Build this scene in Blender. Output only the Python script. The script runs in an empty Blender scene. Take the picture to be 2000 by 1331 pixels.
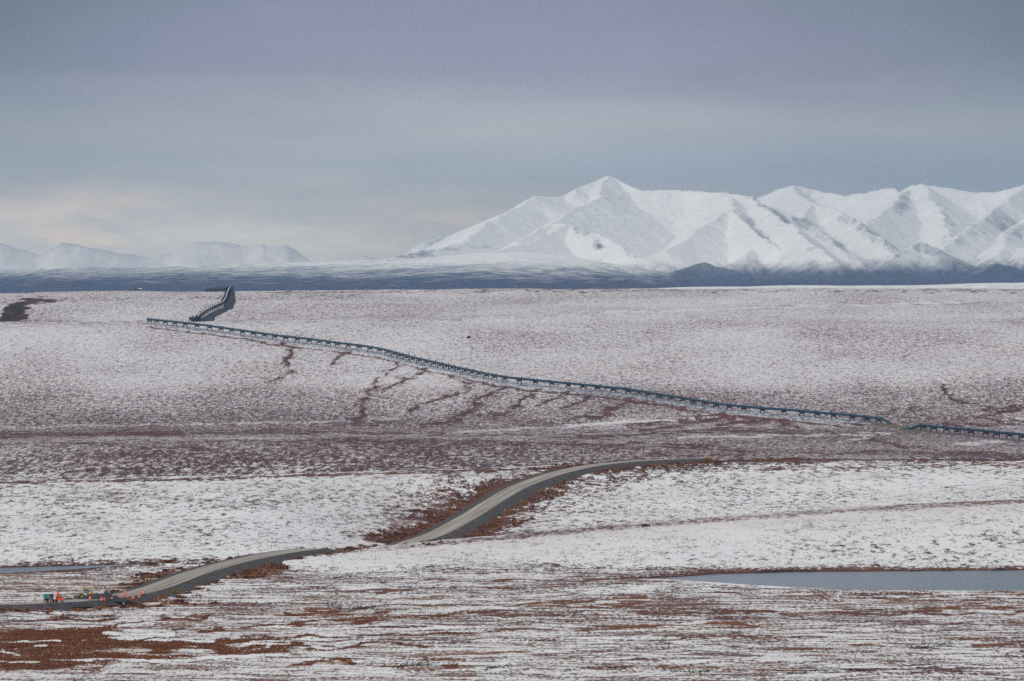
import bpy, bmesh, math, random
import numpy as np
from mathutils import Vector, Matrix
random.seed(7); rng = np.random.default_rng(11)

# ------------------------------------------------------------------ camera, sky, sun, exposure
F = 11111.0        # focal length in photo pixels (2000 wide): a 200 mm lens
EY = 540.0         # photo row of eye level
sc = bpy.context.scene
COL = sc.collection
cam = bpy.data.cameras.new('camera'); camo = bpy.data.objects.new('camera', cam); COL.objects.link(camo)
cam.sensor_width = 36.0; cam.lens = 36.0 * F / 2000.0
camo.location = (0, 0, 0); camo.rotation_euler = (math.radians(90), 0, 0)
cam.shift_y = -(665.5 - EY) / 2000.0
cam.clip_start = 1.0; cam.clip_end = 200000.0
sc.camera = camo
sc.render.resolution_x = 1024; sc.render.resolution_y = 681
sc.view_settings.view_transform = 'Standard'; sc.view_settings.look = 'None'
sc.view_settings.gamma = 1.0; sc.view_settings.use_curve_mapping = False
sc.view_settings.exposure = 0.0
sc.cycles.use_denoising = False      # keep the fine photographic grain
SUN_EL, SUN_AZ = math.radians(23), math.radians(-146)     # azimuth clockwise from the view direction

def srgb(r, g, b):
    f = lambda c: (c / 255 / 12.92) if c / 255 <= .04045 else ((c / 255 + .055) / 1.055) ** 2.4
    return (f(r), f(g), f(b), 1.0)

w = bpy.data.worlds.new("World"); sc.world = w; w.use_nodes = True
nt = w.node_tree; N = nt.nodes; L = nt.links
bg = N['Background']; bg.inputs['Strength'].default_value = 1.0
sky = N.new('ShaderNodeTexSky'); sky.sky_type = 'NISHITA'; sky.sun_disc = False
sky.sun_elevation = SUN_EL; sky.sun_rotation = SUN_AZ
tc = N.new('ShaderNodeTexCoord'); sp = N.new('ShaderNodeSeparateXYZ'); L.new(tc.outputs['Generated'], sp.inputs[0])
def wmath(op, a, b=None, c=None, clamp=False):
    m = N.new('ShaderNodeMath'); m.operation = op; m.use_clamp = clamp
    for i, v in enumerate((a, b, c)):
        if v is None: continue
        if isinstance(v, (int, float)): m.inputs[i].default_value = v
        else: L.new(v, m.inputs[i])
    return m.outputs[0]
def wnoise(sx, sz, off, detail=3, rough=.5):
    cb = N.new('ShaderNodeCombineXYZ')
    L.new(wmath('MULTIPLY', sp.outputs[0], sx), cb.inputs[0]); L.new(wmath('MULTIPLY', sp.outputs[2], sz), cb.inputs[1])
    L.new(wmath('MULTIPLY_ADD', sp.outputs[1], sx * .3, off), cb.inputs[2])
    n = N.new('ShaderNodeTexNoise'); n.inputs['Scale'].default_value = 1; n.inputs['Detail'].default_value = detail
    n.inputs['Roughness'].default_value = rough; L.new(cb.outputs[0], n.inputs['Vector']); return n.outputs['Fac']
def wmix(f, a, b):
    m = N.new('ShaderNodeMix'); m.data_type = 'RGBA'
    if isinstance(f, float): m.inputs[0].default_value = f
    else: L.new(f, m.inputs[0])
    for i, v in ((6, a), (7, b)):
        if isinstance(v, tuple): m.inputs[i].default_value = v
        else: L.new(v, m.inputs[i])
    return m.outputs[2]
def wramp(fac, stops):
    r = N.new('ShaderNodeValToRGB'); r.color_ramp.interpolation = 'B_SPLINE' if 0 else 'LINEAR'
    e = r.color_ramp.elements
    while len(e) < len(stops): e.new(.5)
    for k, (p, c) in enumerate(stops): e[k].position = p; e[k].color = c
    L.new(fac, r.inputs[0]); return r.outputs[0]
# cloud deck: elevation bands bent by noise; z .0486 is the top of the photograph
zz = sp.outputs[2]
n1 = wnoise(14, 90, 3.1, 4, .5)
zb = wmath('MULTIPLY_ADD', wmath('SUBTRACT', n1, .5), .012, zz)
n2 = wnoise(6, 40, 8.2, 2)
S = lambda y: (540 - y) / 11111.0 / 0.08
deck = wramp(wmath('DIVIDE', zb, .08), [(0.0, (.84, .71, .50, 1)), (S(470), (.74, .63, .46, 1)), (S(400), (.55, .50, .43, 1)),
    (S(330), srgb(176, 183, 190)), (S(255), srgb(196, 194, 192)), (S(215), srgb(186, 186, 190)), (S(140), srgb(154, 151, 172)),
    (S(80), srgb(146, 144, 170)), (S(0), srgb(136, 137, 160)), (1.0, srgb(140, 148, 162))])
# clearer, creamier air low on the left with ragged cloud lumps
lf = wmath('MULTIPLY', wmath('SMOOTH_MIN' if 0 else 'MULTIPLY_ADD', sp.outputs[0], -10.0, .5, clamp=True),
           wmath('MULTIPLY_ADD', zb, -50.0, 1.3, clamp=True), clamp=True)
cr = wnoise(42, 170, 1.7, 5, .55)
lump = wmath('MULTIPLY_ADD', cr, 3.2, -1.3, clamp=True)
low = wmix(lump, (.86, .80, .68, 1), (1.25, 1.10, .84, 1))
deck = wmix(lf, deck, low)
cream = wmath('MULTIPLY', wmath('MULTIPLY', wmath('MULTIPLY_ADD', zb, -100.0, 1.75, clamp=True), wmath('MULTIPLY_ADD', wnoise(34, 120, 5.3, 3), 6.0, -3.3, clamp=True)), lf, clamp=True)
deck = wmix(wmath('MULTIPLY', cream, .85), deck, (1.7, 1.15, .70, 1))
# overhead the overcast is thinner and brighter
hi = wmath('MULTIPLY_ADD', zz, 2.6, -.2, clamp=True)
CLOUD_TOP = (0.67, 0.68, 0.715, 1)
tex = wmath('ADD', wmath('MULTIPLY', wmath('SUBTRACT', wnoise(30, 110, 12.5, 6, .6), .5), .30), wmath('MULTIPLY', wmath('SUBTRACT', wnoise(9, 55, 4.5, 3), .5), .45))
tg = N.new('ShaderNodeVectorMath'); tg.operation = 'SCALE'; L.new(deck, tg.inputs[0]); L.new(wmath('ADD', tex, 1.0), tg.inputs['Scale']); deck = tg.outputs[0]
side = wmath('MULTIPLY', wmath('POWER', wmath('MULTIPLY', sp.outputs[0], 11.0), 2.0, clamp=True), wmath('MULTIPLY_ADD', zz, 26.0, -.25, clamp=True), clamp=True)
deck = wmix(wmath('MULTIPLY', side, .9), deck, srgb(78, 92, 104))
deck = wmix(hi, deck, CLOUD_TOP)
skm = N.new('ShaderNodeMix'); skm.data_type = 'RGBA'; skm.blend_type = 'MULTIPLY'; skm.inputs[0].default_value = 1
L.new(sky.outputs[0], skm.inputs[6]); skm.inputs[7].default_value = (.10, .10, .10, 1)
fin = wmix(.94, skm.outputs[2], deck)
L.new(fin, bg.inputs['Color'])

sl = bpy.data.lights.new('sun', 'SUN'); sl.energy = 2.0; sl.angle = math.radians(35); sl.color = (1, .95, .87)
so = bpy.data.objects.new('sun', sl); COL.objects.link(so)
sd = Vector((math.sin(SUN_AZ) * math.cos(SUN_EL), math.cos(SUN_AZ) * math.cos(SUN_EL), math.sin(SUN_EL)))
so.rotation_euler = (-sd).to_track_quat('-Z', 'Y').to_euler()

# ------------------------------------------------------------------ helpers
def tag(o, label=None, cat=None, group=None, kind=None):
    for k, v in (('label', label), ('category', cat), ('group', group), ('kind', kind)):
        if v: o[k] = v
    return o
def link_mesh(name, me, mat=None, parent=None, loc=None):
    o = bpy.data.objects.new(name, me); COL.objects.link(o)
    if mat is not None and not me.materials: me.materials.append(mat)
    if parent is not None: o.parent = parent
    if loc is not None: o.location = loc
    return o
def empty(name, loc, rz=0.0, scale=None):
    o = bpy.data.objects.new(name, None); COL.objects.link(o); o.location = loc; o.rotation_euler = (0, 0, rz)
    o.empty_display_size = 1
    if scale: o.scale = (scale,) * 3
    return o
def np_mesh(name, verts, faces, smooth=True):
    me = bpy.data.meshes.new(name)
    verts = np.asarray(verts, dtype=np.float32); faces = np.asarray(faces, dtype=np.int32)
    nf, k = faces.shape
    me.vertices.add(len(verts)); me.vertices.foreach_set('co', verts.ravel())
    me.loops.add(nf * k); me.loops.foreach_set('vertex_index', faces.ravel())
    me.polygons.add(nf); me.polygons.foreach_set('loop_start', np.arange(nf, dtype=np.int32) * k)
    me.polygons.foreach_set('loop_total', np.full(nf, k, dtype=np.int32))
    me.polygons.foreach_set('use_smooth', np.full(nf, smooth, dtype=bool))
    me.update(calc_edges=True); return me
def grid_faces(nr, nc):
    i = np.arange(nr - 1)[:, None] * nc + np.arange(nc - 1)[None, :]
    return np.stack([i, i + 1, i + nc + 1, i + nc], -1).reshape(-1, 4)
def attr(me, name, arr):
    a = me.attributes.new(name, 'FLOAT', 'POINT'); a.data.foreach_set('value', np.asarray(arr, dtype=np.float32).ravel())

# gradient noise in numpy
def _h(ix, iy, s):
    n = (ix.astype(np.int64) * 374761393 + iy.astype(np.int64) * 668265263 + s * 974634777) & 0x7fffffff
    n = ((n ^ (n >> 13)) * 1274126177) & 0x7fffffff
    return (((n ^ (n >> 16)) & 0xffff) / 65535.0) * 2 - 1
def vnoise(x, y, s=0):
    x = np.asarray(x, float); y = np.asarray(y, float)
    ix = np.floor(x); iy = np.floor(y); fx = x - ix; fy = y - iy
    fx = fx * fx * fx * (fx * (fx * 6 - 15) + 10); fy = fy * fy * fy * (fy * (fy * 6 - 15) + 10)
    ix = ix.astype(np.int64); iy = iy.astype(np.int64)
    a = _h(ix, iy, s); b = _h(ix + 1, iy, s); c = _h(ix, iy + 1, s); d = _h(ix + 1, iy + 1, s)
    return a + (b - a) * fx + (c - a) * fy + (a - b - c + d) * fx * fy
def fbm(x, y, o=4, s=0, g=.5):
    r = 0; a = 1.0
    for k in range(o): r = r + a * vnoise(x * 2 ** k + 17.3 * k, y * 2 ** k - 9.1 * k, s + k); a *= g
    return r
def sstep(a, b, x):
    t = np.clip((x - a) / (b - a), 0, 1); return t * t * (3 - 2 * t)

# ------------------------------------------------------------------ terrain: cross-sections of the land, as (photo column -> distance D, height z)
def zy(y, D): return (EY - y) * D / F
ROWS = []          # each: (u list, D list, z list)
def row_y(u, D, y): ROWS.append((u, D, [zy(a, b) for a, b in zip(y, D)]))
def row_z(u, D, z): ROWS.append((u, D, z))
U0 = [1000]
row_z(U0, [-60], [-2.0]); row_z(U0, [3], [-2.2]); row_z(U0, [60], [-6.5]); row_z(U0, [300], [-40]); row_z(U0, [800], [-82])
row_z(U0, [1300], [-99.7]); row_z(U0, [1450], [-99.9]); row_z(U0, [1650], [-99.7]); row_z([0, 1200, 2000], [1780] * 3, [-99.7, -99.6, -99.85])
row_z([0, 600, 1200, 2000], [1940, 1945, 1945, 1935], [-99.8, -99.5, -99.4, -99.8])
# crest B (snowy hill behind the lake)
row_z([0, 500, 650, 800, 1000, 1200, 1400, 1700, 2000, 2600], [2060, 2060, 2055, 2100, 2150, 2185, 2220, 2250, 2280, 2300],
      [-98.9, -99.0] + [zy(y, D) for y, D in ((1077, 2055), (1063, 2100), (1045, 2150), (1026, 2185), (1010, 2220), (991, 2250), (975, 2280), (952, 2300))])
row_z([0, 500, 600, 700, 800, 1000, 1400, 2000, 2600], [2190, 2190, 2185, 2195, 2230, 2280, 2350, 2400, 2420],
      [-97.6, -98.6, -101.5, -105.6, -107, -106.0, -101.6, -96, -94])
# slope C and its crest
row_z([0, 500, 800, 1000, 1400, 2000], [2380, 2390, 2440, 2500, 2600, 2650], [-96.2, -96.2, -104.3, -102.3, -98.5, -94.2])
row_y([0, 500, 870, 1000, 1100, 1250, 1400, 1700, 2000], [2600, 2620, 2700, 2750, 2780, 2820, 2850, 2880, 2900],
      [943, 930, 920, 916, 910, 903, 899, 896, 893])
row_y([0, 700, 1000, 1400, 2000], [2900, 2920, 2990, 3040, 3060], [962, 938, 924, 906, 903])
# dark face D and its crest
row_y([0, 300, 700, 1000, 1200, 1400, 2000], [3260, 3250, 3250, 3260, 3280, 3280, 3270], [866, 861, 858, 862, 866, 873, 884])
row_y([0, 700, 1000, 1400, 2000], [3450, 3450, 3450, 3450, 3450], [858, 851, 852, 853, 866])
row_y([0, 1000, 1400, 1800, 2000], [3700, 3690, 3660, 3640, 3640], [842, 838, 836, 842, 849])
# long hillside E with the pipeline
row_y([0, 1000, 2000], [4120, 4080, 3980], [762, 760, 772])
row_y([0, 1000, 2000], [4520, 4480, 4380], [683, 685, 690])
row_y([0, 600, 1000, 2000], [4880, 4880, 4850, 4760], [628, 629, 632, 634])
row_y([0, 350, 600, 800, 1000, 2000], [5100, 5100, 5090, 5070, 5070, 5000], [632, 632, 628, 618, 613, 614])
row_y([0, 1000, 2000], [5480, 5450, 5420], [595, 594, 592])
row_y([0, 200, 450, 800, 1200, 1500, 2000], [5900, 5900, 5900, 5920, 5950, 5950, 5950], [574, 569.5, 569, 566, 566, 563.5, 566])
row_z(U0, [6300], [-22]); row_z(U0, [7500], [-45])
row_y([0, 900, 1150, 1300, 1500, 1800, 1880, 2000], [9000] * 8, [590, 585, 570, 561.5, 559.5, 558, 553, 551])
row_z(U0, [10500], [-50]); row_z(U0, [14000], [-95]); row_z(U0, [40000], [-60]); row_z(U0, [57500], [0])

def ctrl(u):
    u = np.asarray(u, float)
    D = np.zeros((len(ROWS),) + u.shape); Z = np.zeros_like(D)
    for i, (uu, dd, z) in enumerate(ROWS):
        a = 0
        for k in (-60, -30, 0, 30, 60):      # smooth across columns
            D[i] += np.interp(u + k, uu, dd) / 5; Z[i] += np.interp(u + k, uu, z) / 5
    return D, Z
def pchip_m(D, Z):
    h = np.diff(D, axis=0); d = np.diff(Z, axis=0) / h
    m = np.zeros_like(D)
    w1 = 2 * h[1:] + h[:-1]; w2 = h[1:] + 2 * h[:-1]
    ok = (d[:-1] * d[1:]) > 0
    with np.errstate(divide='ignore', invalid='ignore'):
        v = (w1 + w2) / (w1 / d[:-1] + w2 / d[1:])
    m[1:-1] = np.where(ok, v, 0); m[0] = d[0]; m[-1] = d[-1]
    return m
def herm(D, Z, m, q):
    """D,Z,m: (R,n); q: (n,)"""
    n = q.shape[0]; i = np.clip((D <= q[None]).sum(0) - 1, 0, D.shape[0] - 2); k = np.arange(n)
    d0, d1, z0, z1, m0, m1 = D[i, k], D[i + 1, k], Z[i, k], Z[i + 1, k], m[i, k], m[i + 1, k]
    h = d1 - d0; t = (q - d0) / h
    return ((1 + 2 * t) * (1 - t) ** 2) * z0 + t * (1 - t) ** 2 * h * m0 + t * t * (3 - 2 * t) * z1 + t * t * (t - 1) * h * m1
LAKE = -100.0
POND_R = [(1240, 1131.5), (1300, 1129), (1400, 1122), (1550, 1117.5), (1700, 1116.5), (2000, 1114), (2500, 1112), (2500, 1158),
          (2000, 1155), (1800, 1154.5), (1650, 1153), (1560, 1148.5), (1470, 1143.5), (1400, 1138.5), (1300, 1132.5)]
POND_L = [(-500, 1116), (0, 1109.5), (150, 1105.5), (305, 1100.5), (240, 1106), (150, 1112), (60, 1118), (0, 1121), (-500, 1132)]
def lake_xy(poly): return np.array([((u - 1000) / F * (-LAKE * F / (y - EY)), -LAKE * F / (y - EY)) for u, y in poly])
LR, LL = lake_xy(POND_R), lake_xy(POND_L)
def poly_sd(P, x, y):
    """signed distance to polygon, negative inside"""
    d2 = np.full(x.shape, 1e18); ins = np.zeros(x.shape, bool)
    for a, b in zip(P, np.roll(P, -1, 0)):
        e = b - a; wx = x - a[0]; wy = y - a[1]
        t = np.clip((wx * e[0] + wy * e[1]) / (e @ e), 0, 1)
        d2 = np.minimum(d2, (wx - e[0] * t) ** 2 + (wy - e[1] * t) ** 2)
        c = ((a[1] > y) != (b[1] > y)); 
        if abs(e[1]) > 1e-9: ins ^= c & (x < (e[0] * (y - a[1]) / e[1] + a[0]))
    return np.where(ins, -1, 1) * np.sqrt(d2)
def relief(x, D, z):
    amp = sstep(900, 1400, D) * (1 - sstep(9000, 14000, D))
    r = .30 * fbm(x / 26, D / 34, 3, 5) + .16 * fbm(x / 7, D / 9, 2, 9)
    r2 = 1.0 * fbm(x / 150, D / 260, 3, 31) * sstep(3500, 4200, D)
    fl = .22 * fbm(x / 60, D / 9, 3, 77) * (1 - sstep(1880, 1960, D))        # low peat ridges on the flat
    return z + amp * (r * .8 + r2 + fl)
def shore(x, D, z):
    m = (D > 1700) & (D < 2100)
    if m.any():
        s = np.minimum(poly_sd(LR, x[m], D[m]), poly_sd(LL, x[m], D[m]))
        zt = np.where(s < 0, LAKE - .25 - np.minimum(-s * .03, .8), LAKE + .12 + np.minimum(s * .05, .9))
        k = np.exp(-np.maximum(s, 0) / 14.0)
        zz = z[m] * (1 - k) + zt * k; zz = np.where(s < 0, zt, np.maximum(zz, LAKE + .10))
        z = z.copy(); z[m] = zz
    return z
def H(x, D):
    x = np.atleast_1d(np.asarray(x, float)); D = np.atleast_1d(np.asarray(D, float))
    u = np.clip(1000 + x / np.maximum(D, 50) * F, -1500, 3500)
    Dc, Zc = ctrl(u); z = herm(Dc, Zc, pchip_m(Dc, Zc), D)
    return shore(x, D, relief(x, D, z))
DS = np.arange(1320, 6600, 3.0)
def ray(u, y):
    """photo pixel -> (x, D, z) on the visible land"""
    x = (u - 1000) / F * DS; z = H(x, DS); hit = z >= zy(y, DS)
    i = int(np.argmax(hit)) if hit.any() else len(DS) - 1
    D = DS[i]; return np.array([(u - 1000) / F * D, D, z[i]])
def rays(pts, step=None):
    return np.array([ray(u, y) for u, y in pts])
def densify(pts, step):
    out = []
    for a, b in zip(pts[:-1], pts[1:]):
        n = max(1, int(math.dist(a, b) / step))
        out += [tuple(np.array(a) + (np.array(b) - np.array(a)) * k / n) for k in range(n)]
    return out + [pts[-1]]
def smooth_path(P, n=3):
    P = np.array(P, float)
    for _ in range(n):
        Q = P.copy(); Q[1:-1] = .25 * P[:-2] + .5 * P[1:-1] + .25 * P[2:]; P = Q
    return P
def resample(P, step):
    P = np.array(P, float); s = np.r_[0, np.cumsum(np.linalg.norm(np.diff(P, axis=0), axis=1))]
    n = max(2, int(s[-1] / step)); q = np.linspace(0, s[-1], n)
    return np.stack([np.interp(q, s, P[:, k]) for k in range(P.shape[1])], 1)

# the haul road: centreline on the ground (x, D)
rp = [('d', -260, 1722), ('p', 0, 1193), ('p', 90, 1189), ('p', 180, 1184), ('p', 235, 1175.5), ('p', 300, 1158), ('p', 365, 1134), ('p', 430, 1113),
      ('p', 500, 1096), ('p', 565, 1083), ('d', 640, 2065), ('d', 705, 2125), ('d', 774, 2205), ('p', 862, 1047), ('p', 908, 1019), ('p', 956, 989), ('p', 1004, 960),
      ('p', 1052, 940), ('p', 1101, 925.5), ('p', 1150, 915.5), ('p', 1220, 907), ('p', 1300, 902.5), ('d', 1375, 2850), ('d', 1470, 2905), ('d', 1600, 2960)]
RC = []
for k, u, v in rp:
    if k == 'p': q = ray(u, v); RC.append((q[0], q[1]))
    else: RC.append(((u - 1000) / F * v, v))
RC = smooth_path(resample(RC, 12), 6)
RZ = H(RC[:, 0], RC[:, 1]) + 1.5
for _ in range(25): RZ[1:-1] = .25 * RZ[:-2] + .5 * RZ[1:-1] + .25 * RZ[2:]
_u = 1000 + RC[:, 0] / RC[:, 1] * F
RZ -= 3.5 * sstep(1345, 1425, _u) + 2.0 * sstep(600, 665, _u) * (1 - sstep(765, 805, _u))
def road_dist(x, D):
    d2 = np.full(x.shape, 1e18); zr = np.zeros(x.shape)
    for i in range(len(RC) - 1):
        a = RC[i]; e = RC[i + 1] - a; t = np.clip(((x - a[0]) * e[0] + (D - a[1]) * e[1]) / (e @ e), 0, 1)
        q = (x - a[0] - e[0] * t) ** 2 + (D - a[1] - e[1] * t) ** 2; m = q < d2
        d2 = np.where(m, q, d2); zr = np.where(m, RZ[i] + (RZ[i + 1] - RZ[i]) * t, zr)
    return np.sqrt(d2), zr

# ------------------------------------------------------------------ ground mesh
uc = np.concatenate([np.linspace(-1400, -40, 60)[:-1], np.arange(-40, 2041, 2.4), np.linspace(2041, 3400, 60)[1:]])
dr = [-60, -20, 5, 20, 45, 90, 160, 260, 400, 560, 720, 880, 1000, 1100, 1180, 1240, 1290, 1320]
D = 1340.0
while D < 6150:
    dr.append(D); D += 2.6 if D < 2100 else (3.2 if D < 2600 else (4.2 if D < 3500 else (5.5 if D < 5200 else 7)))
dr += list(np.arange(6160, 8500, 60)) + list(np.arange(8500, 9600, 25)) + [9700, 9900, 10200, 10600, 11200, 12500, 14000, 18000, 25000, 40000, 60000, 82000]
dr = np.array(dr, float); nr, nc = len(dr), len(uc)
Dc, Zc = ctrl(uc); Mc = pchip_m(Dc, Zc)
X = np.zeros((nr, nc)); Z = np.zeros((nr, nc)); Y = np.repeat(dr[:, None], nc, 1)
for i, d in enumerate(dr):
    X[i] = (uc - 1000) / F * max(abs(d), 260) if d > -30 else (uc - 1000) / F * 260
    q = np.full(nc, d); Z[i] = shore(X[i], q, relief(X[i], q, herm(Dc, Zc, Mc, q)))
# let the road bed press the land down under it
rx0, rx1 = RC[:, 0].min() - 30, RC[:, 0].max() + 30
m = (X > rx0) & (X < rx1) & (Y > RC[:, 1].min() - 30) & (Y < RC[:, 1].max() + 30)
rd = np.full(X.shape, 999.0); rz = np.zeros(X.shape); rd[m], rz[m] = road_dist(X[m], Y[m])
Z = np.where(rd < 16, np.minimum(Z, rz - 1.1 - np.maximum(0, rd - 6) * .02 + np.maximum(0, rd - 9) * .6), Z)
PU = 1000 + X / np.maximum(Y, 50) * F; PY = EY - Z / np.maximum(Y, 50) * F

PIPE_PX = [(288, 633), (400, 645), (530, 664), (680, 682), (740, 690), (800, 707), (940, 739), (1000, 750), (1160, 765), (1290, 782), (1420, 803), (1580, 816), (1741, 833)]
# ---- what grows where (snow cover, rust, dark), placed on the land
snow = np.zeros(X.shape); rust = np.zeros(X.shape); dark = np.zeros(X.shape); flat = np.zeros(X.shape); blue = np.zeros(X.shape)
def region(ch, val, d0, d1, soft=60, u0=-9e9, u1=9e9, su=150):
    k = sstep(d0 - soft, d0 + soft, Y) * (1 - sstep(d1 - soft, d1 + soft, Y))
    k = k * sstep(u0 - su, u0 + su, PU) * (1 - sstep(u1 - su, u1 + su, PU)) if (u0 > -1e8 or u1 < 1e8) else k
    ch += val * k
flat[:] = 1 - sstep(1880, 1990, Y)
def at(y, u=1000): return ray(u, y)[1]
# broad snow cover per band: 0 = half and half
region(snow, -.02, 1300, 1930, 30)
region(snow, .24, 1960, 2260, 20, 600); region(snow, -.08, 1960, 2260, 20, 1500)                   # hill B
region(snow, .18, 1960, 2400, 90, -9e9, 800); region(snow, .08, 2400, 2600, 60, -9e9, 800)             # left snowfield
region(snow, .14, 2230, 2700, 100, 900); region(snow, .04, 2600, 2840, 60, 900)
region(snow, .02, 1790, 1950, 20, -9e9, 500)
region(snow, -.12, 2870, 3260, 20)                       # dark face
region(snow, -.07, 3260, 3640, 30); 
region(snow, -.06, 3600, 4100, 80)
region(snow, .10, 4050, 4900, 200)
region(snow, .08, 4850, 6100, 60)
region(snow, -.04, 3600, 4500, 150, -9e9, 700, 300)
region(snow, .28, 7500, 12000, 300)
region(rust, -.45, 2850, 9999, 60); region(rust, .32, 1300, 1930, 60)
def stroke(ch, pts, wd, val, jit=3.0, asp=.55, feather=.6, dlo=None, dhi=None, seed=0, taper=True):
    """a patch along a line on the land; wd in photo pixels half width"""
    P = [p[:2] for p in pts]; ws = [p[2] if len(p) > 2 else wd for p in pts]
    us = [p[0] for p in P]; ys = [p[1] for p in P]
    R = [ray(*p) for p in P]; lo = min(r[1] for r in R) * .955 if dlo is None else dlo; hi = max(r[1] for r in R) * 1.045 if dhi is None else dhi
    mw = max(ws) * 3 + 12
    msk = (PU > min(us) - mw) & (PU < max(us) + mw) & (PY > min(ys) - mw) & (PY < max(ys) + mw) & (Y > lo) & (Y < hi)
    if not msk.any(): return
    px = PU[msk]; py = PY[msk]
    xx, yy = X[msk], Y[msk]
    px = px + jit * fbm(xx / 9, yy / 40, 3, 40 + seed); py = py + jit * .5 * fbm(xx / 12, yy / 30, 3, 80 + seed)
    best = np.full(px.shape, 1e9)
    for k in range(len(P) - 1):
        ax, ay = P[k]; ex, ey = P[k + 1][0] - ax, (P[k + 1][1] - ay) / asp
        wx, wy = px - ax, (py - ay) / asp
        t = np.clip((wx * ex + wy * ey) / (ex * ex + ey * ey + 1e-9), 0, 1)
        dd = np.hypot(wx - ex * t, wy - ey * t) / (ws[k] + (ws[k + 1] - ws[k]) * t)
        best = np.minimum(best, dd)
    kk = 1 - sstep(1 - feather, 1 + feather, best)
    if feather > .93: kk = kk * (.35 + .65 * sstep(-.45, .25, fbm(xx / 5, yy / 26, 3, 120 + seed)))
    ch[msk] += val * kk
# near field: rust patch lower left and its streamers
for pts, wd in (([(-20, 1262, 14), (80, 1240, 26), (200, 1222, 15), (250, 1218, 8)], 20), ([(-20, 1262, 60), (120, 1262, 44), (260, 1262, 34), (420, 1262, 22), (560, 1252, 14), (700, 1245, 4)], 20),
                ([(-20, 1296, 60), (120, 1292, 44), (260, 1290, 26), (380, 1296, 12)], 20), ([(-20, 1235, 40), (200, 1236, 40), (330, 1246, 14)], 20), ([(300, 1272, 22), (560, 1270, 14), (700, 1262, 8)], 20),
                ([(250, 1218, 8), (420, 1211, 4)], 5), ([(590, 1299, 12), (700, 1296, 9)], 8), ([(700, 1262, 9), (830, 1258, 7)], 8)):
    stroke(snow, pts, wd, -.36, jit=22, asp=.30, seed=3, feather=.9); stroke(rust, pts, wd, .45, jit=16, asp=.30, seed=3, feather=.9)
for pts, wd, v in (([(560, 1199), (800, 1183), (1000, 1180), (1250, 1170)], 5, -.5), ([(640, 1213), (900, 1196), (1050, 1184), (1300, 1182)], 5, -.38),
                   ([(700, 1216), (900, 1203), (1200, 1196), (1500, 1192)], 5, -.36), ([(700, 1246), (860, 1239), (1100, 1228), (1400, 1219)], 6, -.45),
                   ([(50, 1210), (190, 1208), (230, 1206)], 5, -.5), ([(330, 1232), (480, 1226), (620, 1216)], 4, -.4), ([(1400, 1192), (1660, 1199), (1800, 1196), (2000, 1197)], 6, -.42),
                   ([(1800, 1190), (1900, 1185), (1960, 1187)], 8, -.42), ([(1400, 1218), (1480, 1219)], 6, -.4), ([(1520, 1267), (1720, 1262)], 5, -.3), ([(1900, 1258), (2000, 1253)], 6, -.4),
                   ([(1500, 1232), (2000, 1216)], 4, -.22), ([(900, 1280), (1500, 1262)], 4, -.2), ([(0, 1190), (240, 1183), (420, 1180)], 5, -.4), ([(560, 1160), (700, 1150), (800, 1152)], 4, -.2),
                   ([(740, 1137), (830, 1134), (900, 1134)], 4, -.4), ([(960, 1134), (1100, 1133), (1250, 1131)], 4, -.45), ([(740, 1155), (880, 1147), (900, 1143)], 4, -.3),
                   ([(1100, 1309), (1250, 1302), (1400, 1306)], 5, -.45), ([(700, 1299), (850, 1302), (960, 1308)], 6, -.35), ([(1480, 1312), (1620, 1312), (1760, 1311), (1880, 1308)], 5, -.4),
                   ([(1290, 1328), (1400, 1325)], 5, -.3), ([(1600, 1172), (1990, 1176)], 3, -.3), ([(540, 1203), (760, 1196)], 3, -.25)):
    stroke(snow, pts, wd, v * 1.15, jit=10, asp=.35, seed=5, feather=.95); stroke(rust, pts, wd, .45, jit=10, asp=.35, seed=5)
for pts in ([(1100, 1304), (1230, 1305), (1400, 1309)], [(700, 1300), (780, 1300), (840, 1300)], [(930, 1306), (990, 1304)], [(1520, 1312), (1700, 1311)], [(1790, 1261), (1860, 1257)],
            [(640, 1182), (760, 1186)], [(1400, 1124), (1550, 1120), (1700, 1119), (2000, 1117)], [(120, 1206), (220, 1206)]):
    stroke(dark, pts, 5, .9, jit=10, asp=.35, seed=8)
# lake banks
sdl = np.full(X.shape, 999.0); m = (Y > 1700) & (Y < 2150); sdl[m] = np.minimum(poly_sd(LR, X[m], Y[m]), poly_sd(LL, X[m], Y[m]))
far = (Y > 1880)
k = np.exp(-np.clip(sdl, 0, 999) / 11) * far; snow -= .5 * k; dark += .3 * np.exp(-np.clip(sdl, 0, 999) / 5) * far
k = np.exp(-np.clip(sdl, 0, 999) / 10) * (~far) * sstep(1150, 1350, PU); snow += .25 * k - .16 * np.exp(-np.clip(sdl - 12, 0, 999) / 22) * sstep(6, 14, sdl) * (~far) * sstep(1250, 1500, PU)
# bare scrub beside the road
rn = rd + 5 * fbm(X / 9, Y / 30, 3, 60); rw = 9.5 + 7 * sstep(-.4, .6, fbm(X / 40, Y / 60, 2, 61))
side = sstep(2150, 2300, Y)
rn = rn + 4 * fbm(X / 3, Y / 8, 3, 63); k = 1 - sstep(rw * .5, rw * 1.8, rn); snow -= .55 * k; rust += .40 * k
k = (1 - sstep(15, 55, rn)); snow -= .20 * k * side
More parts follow.
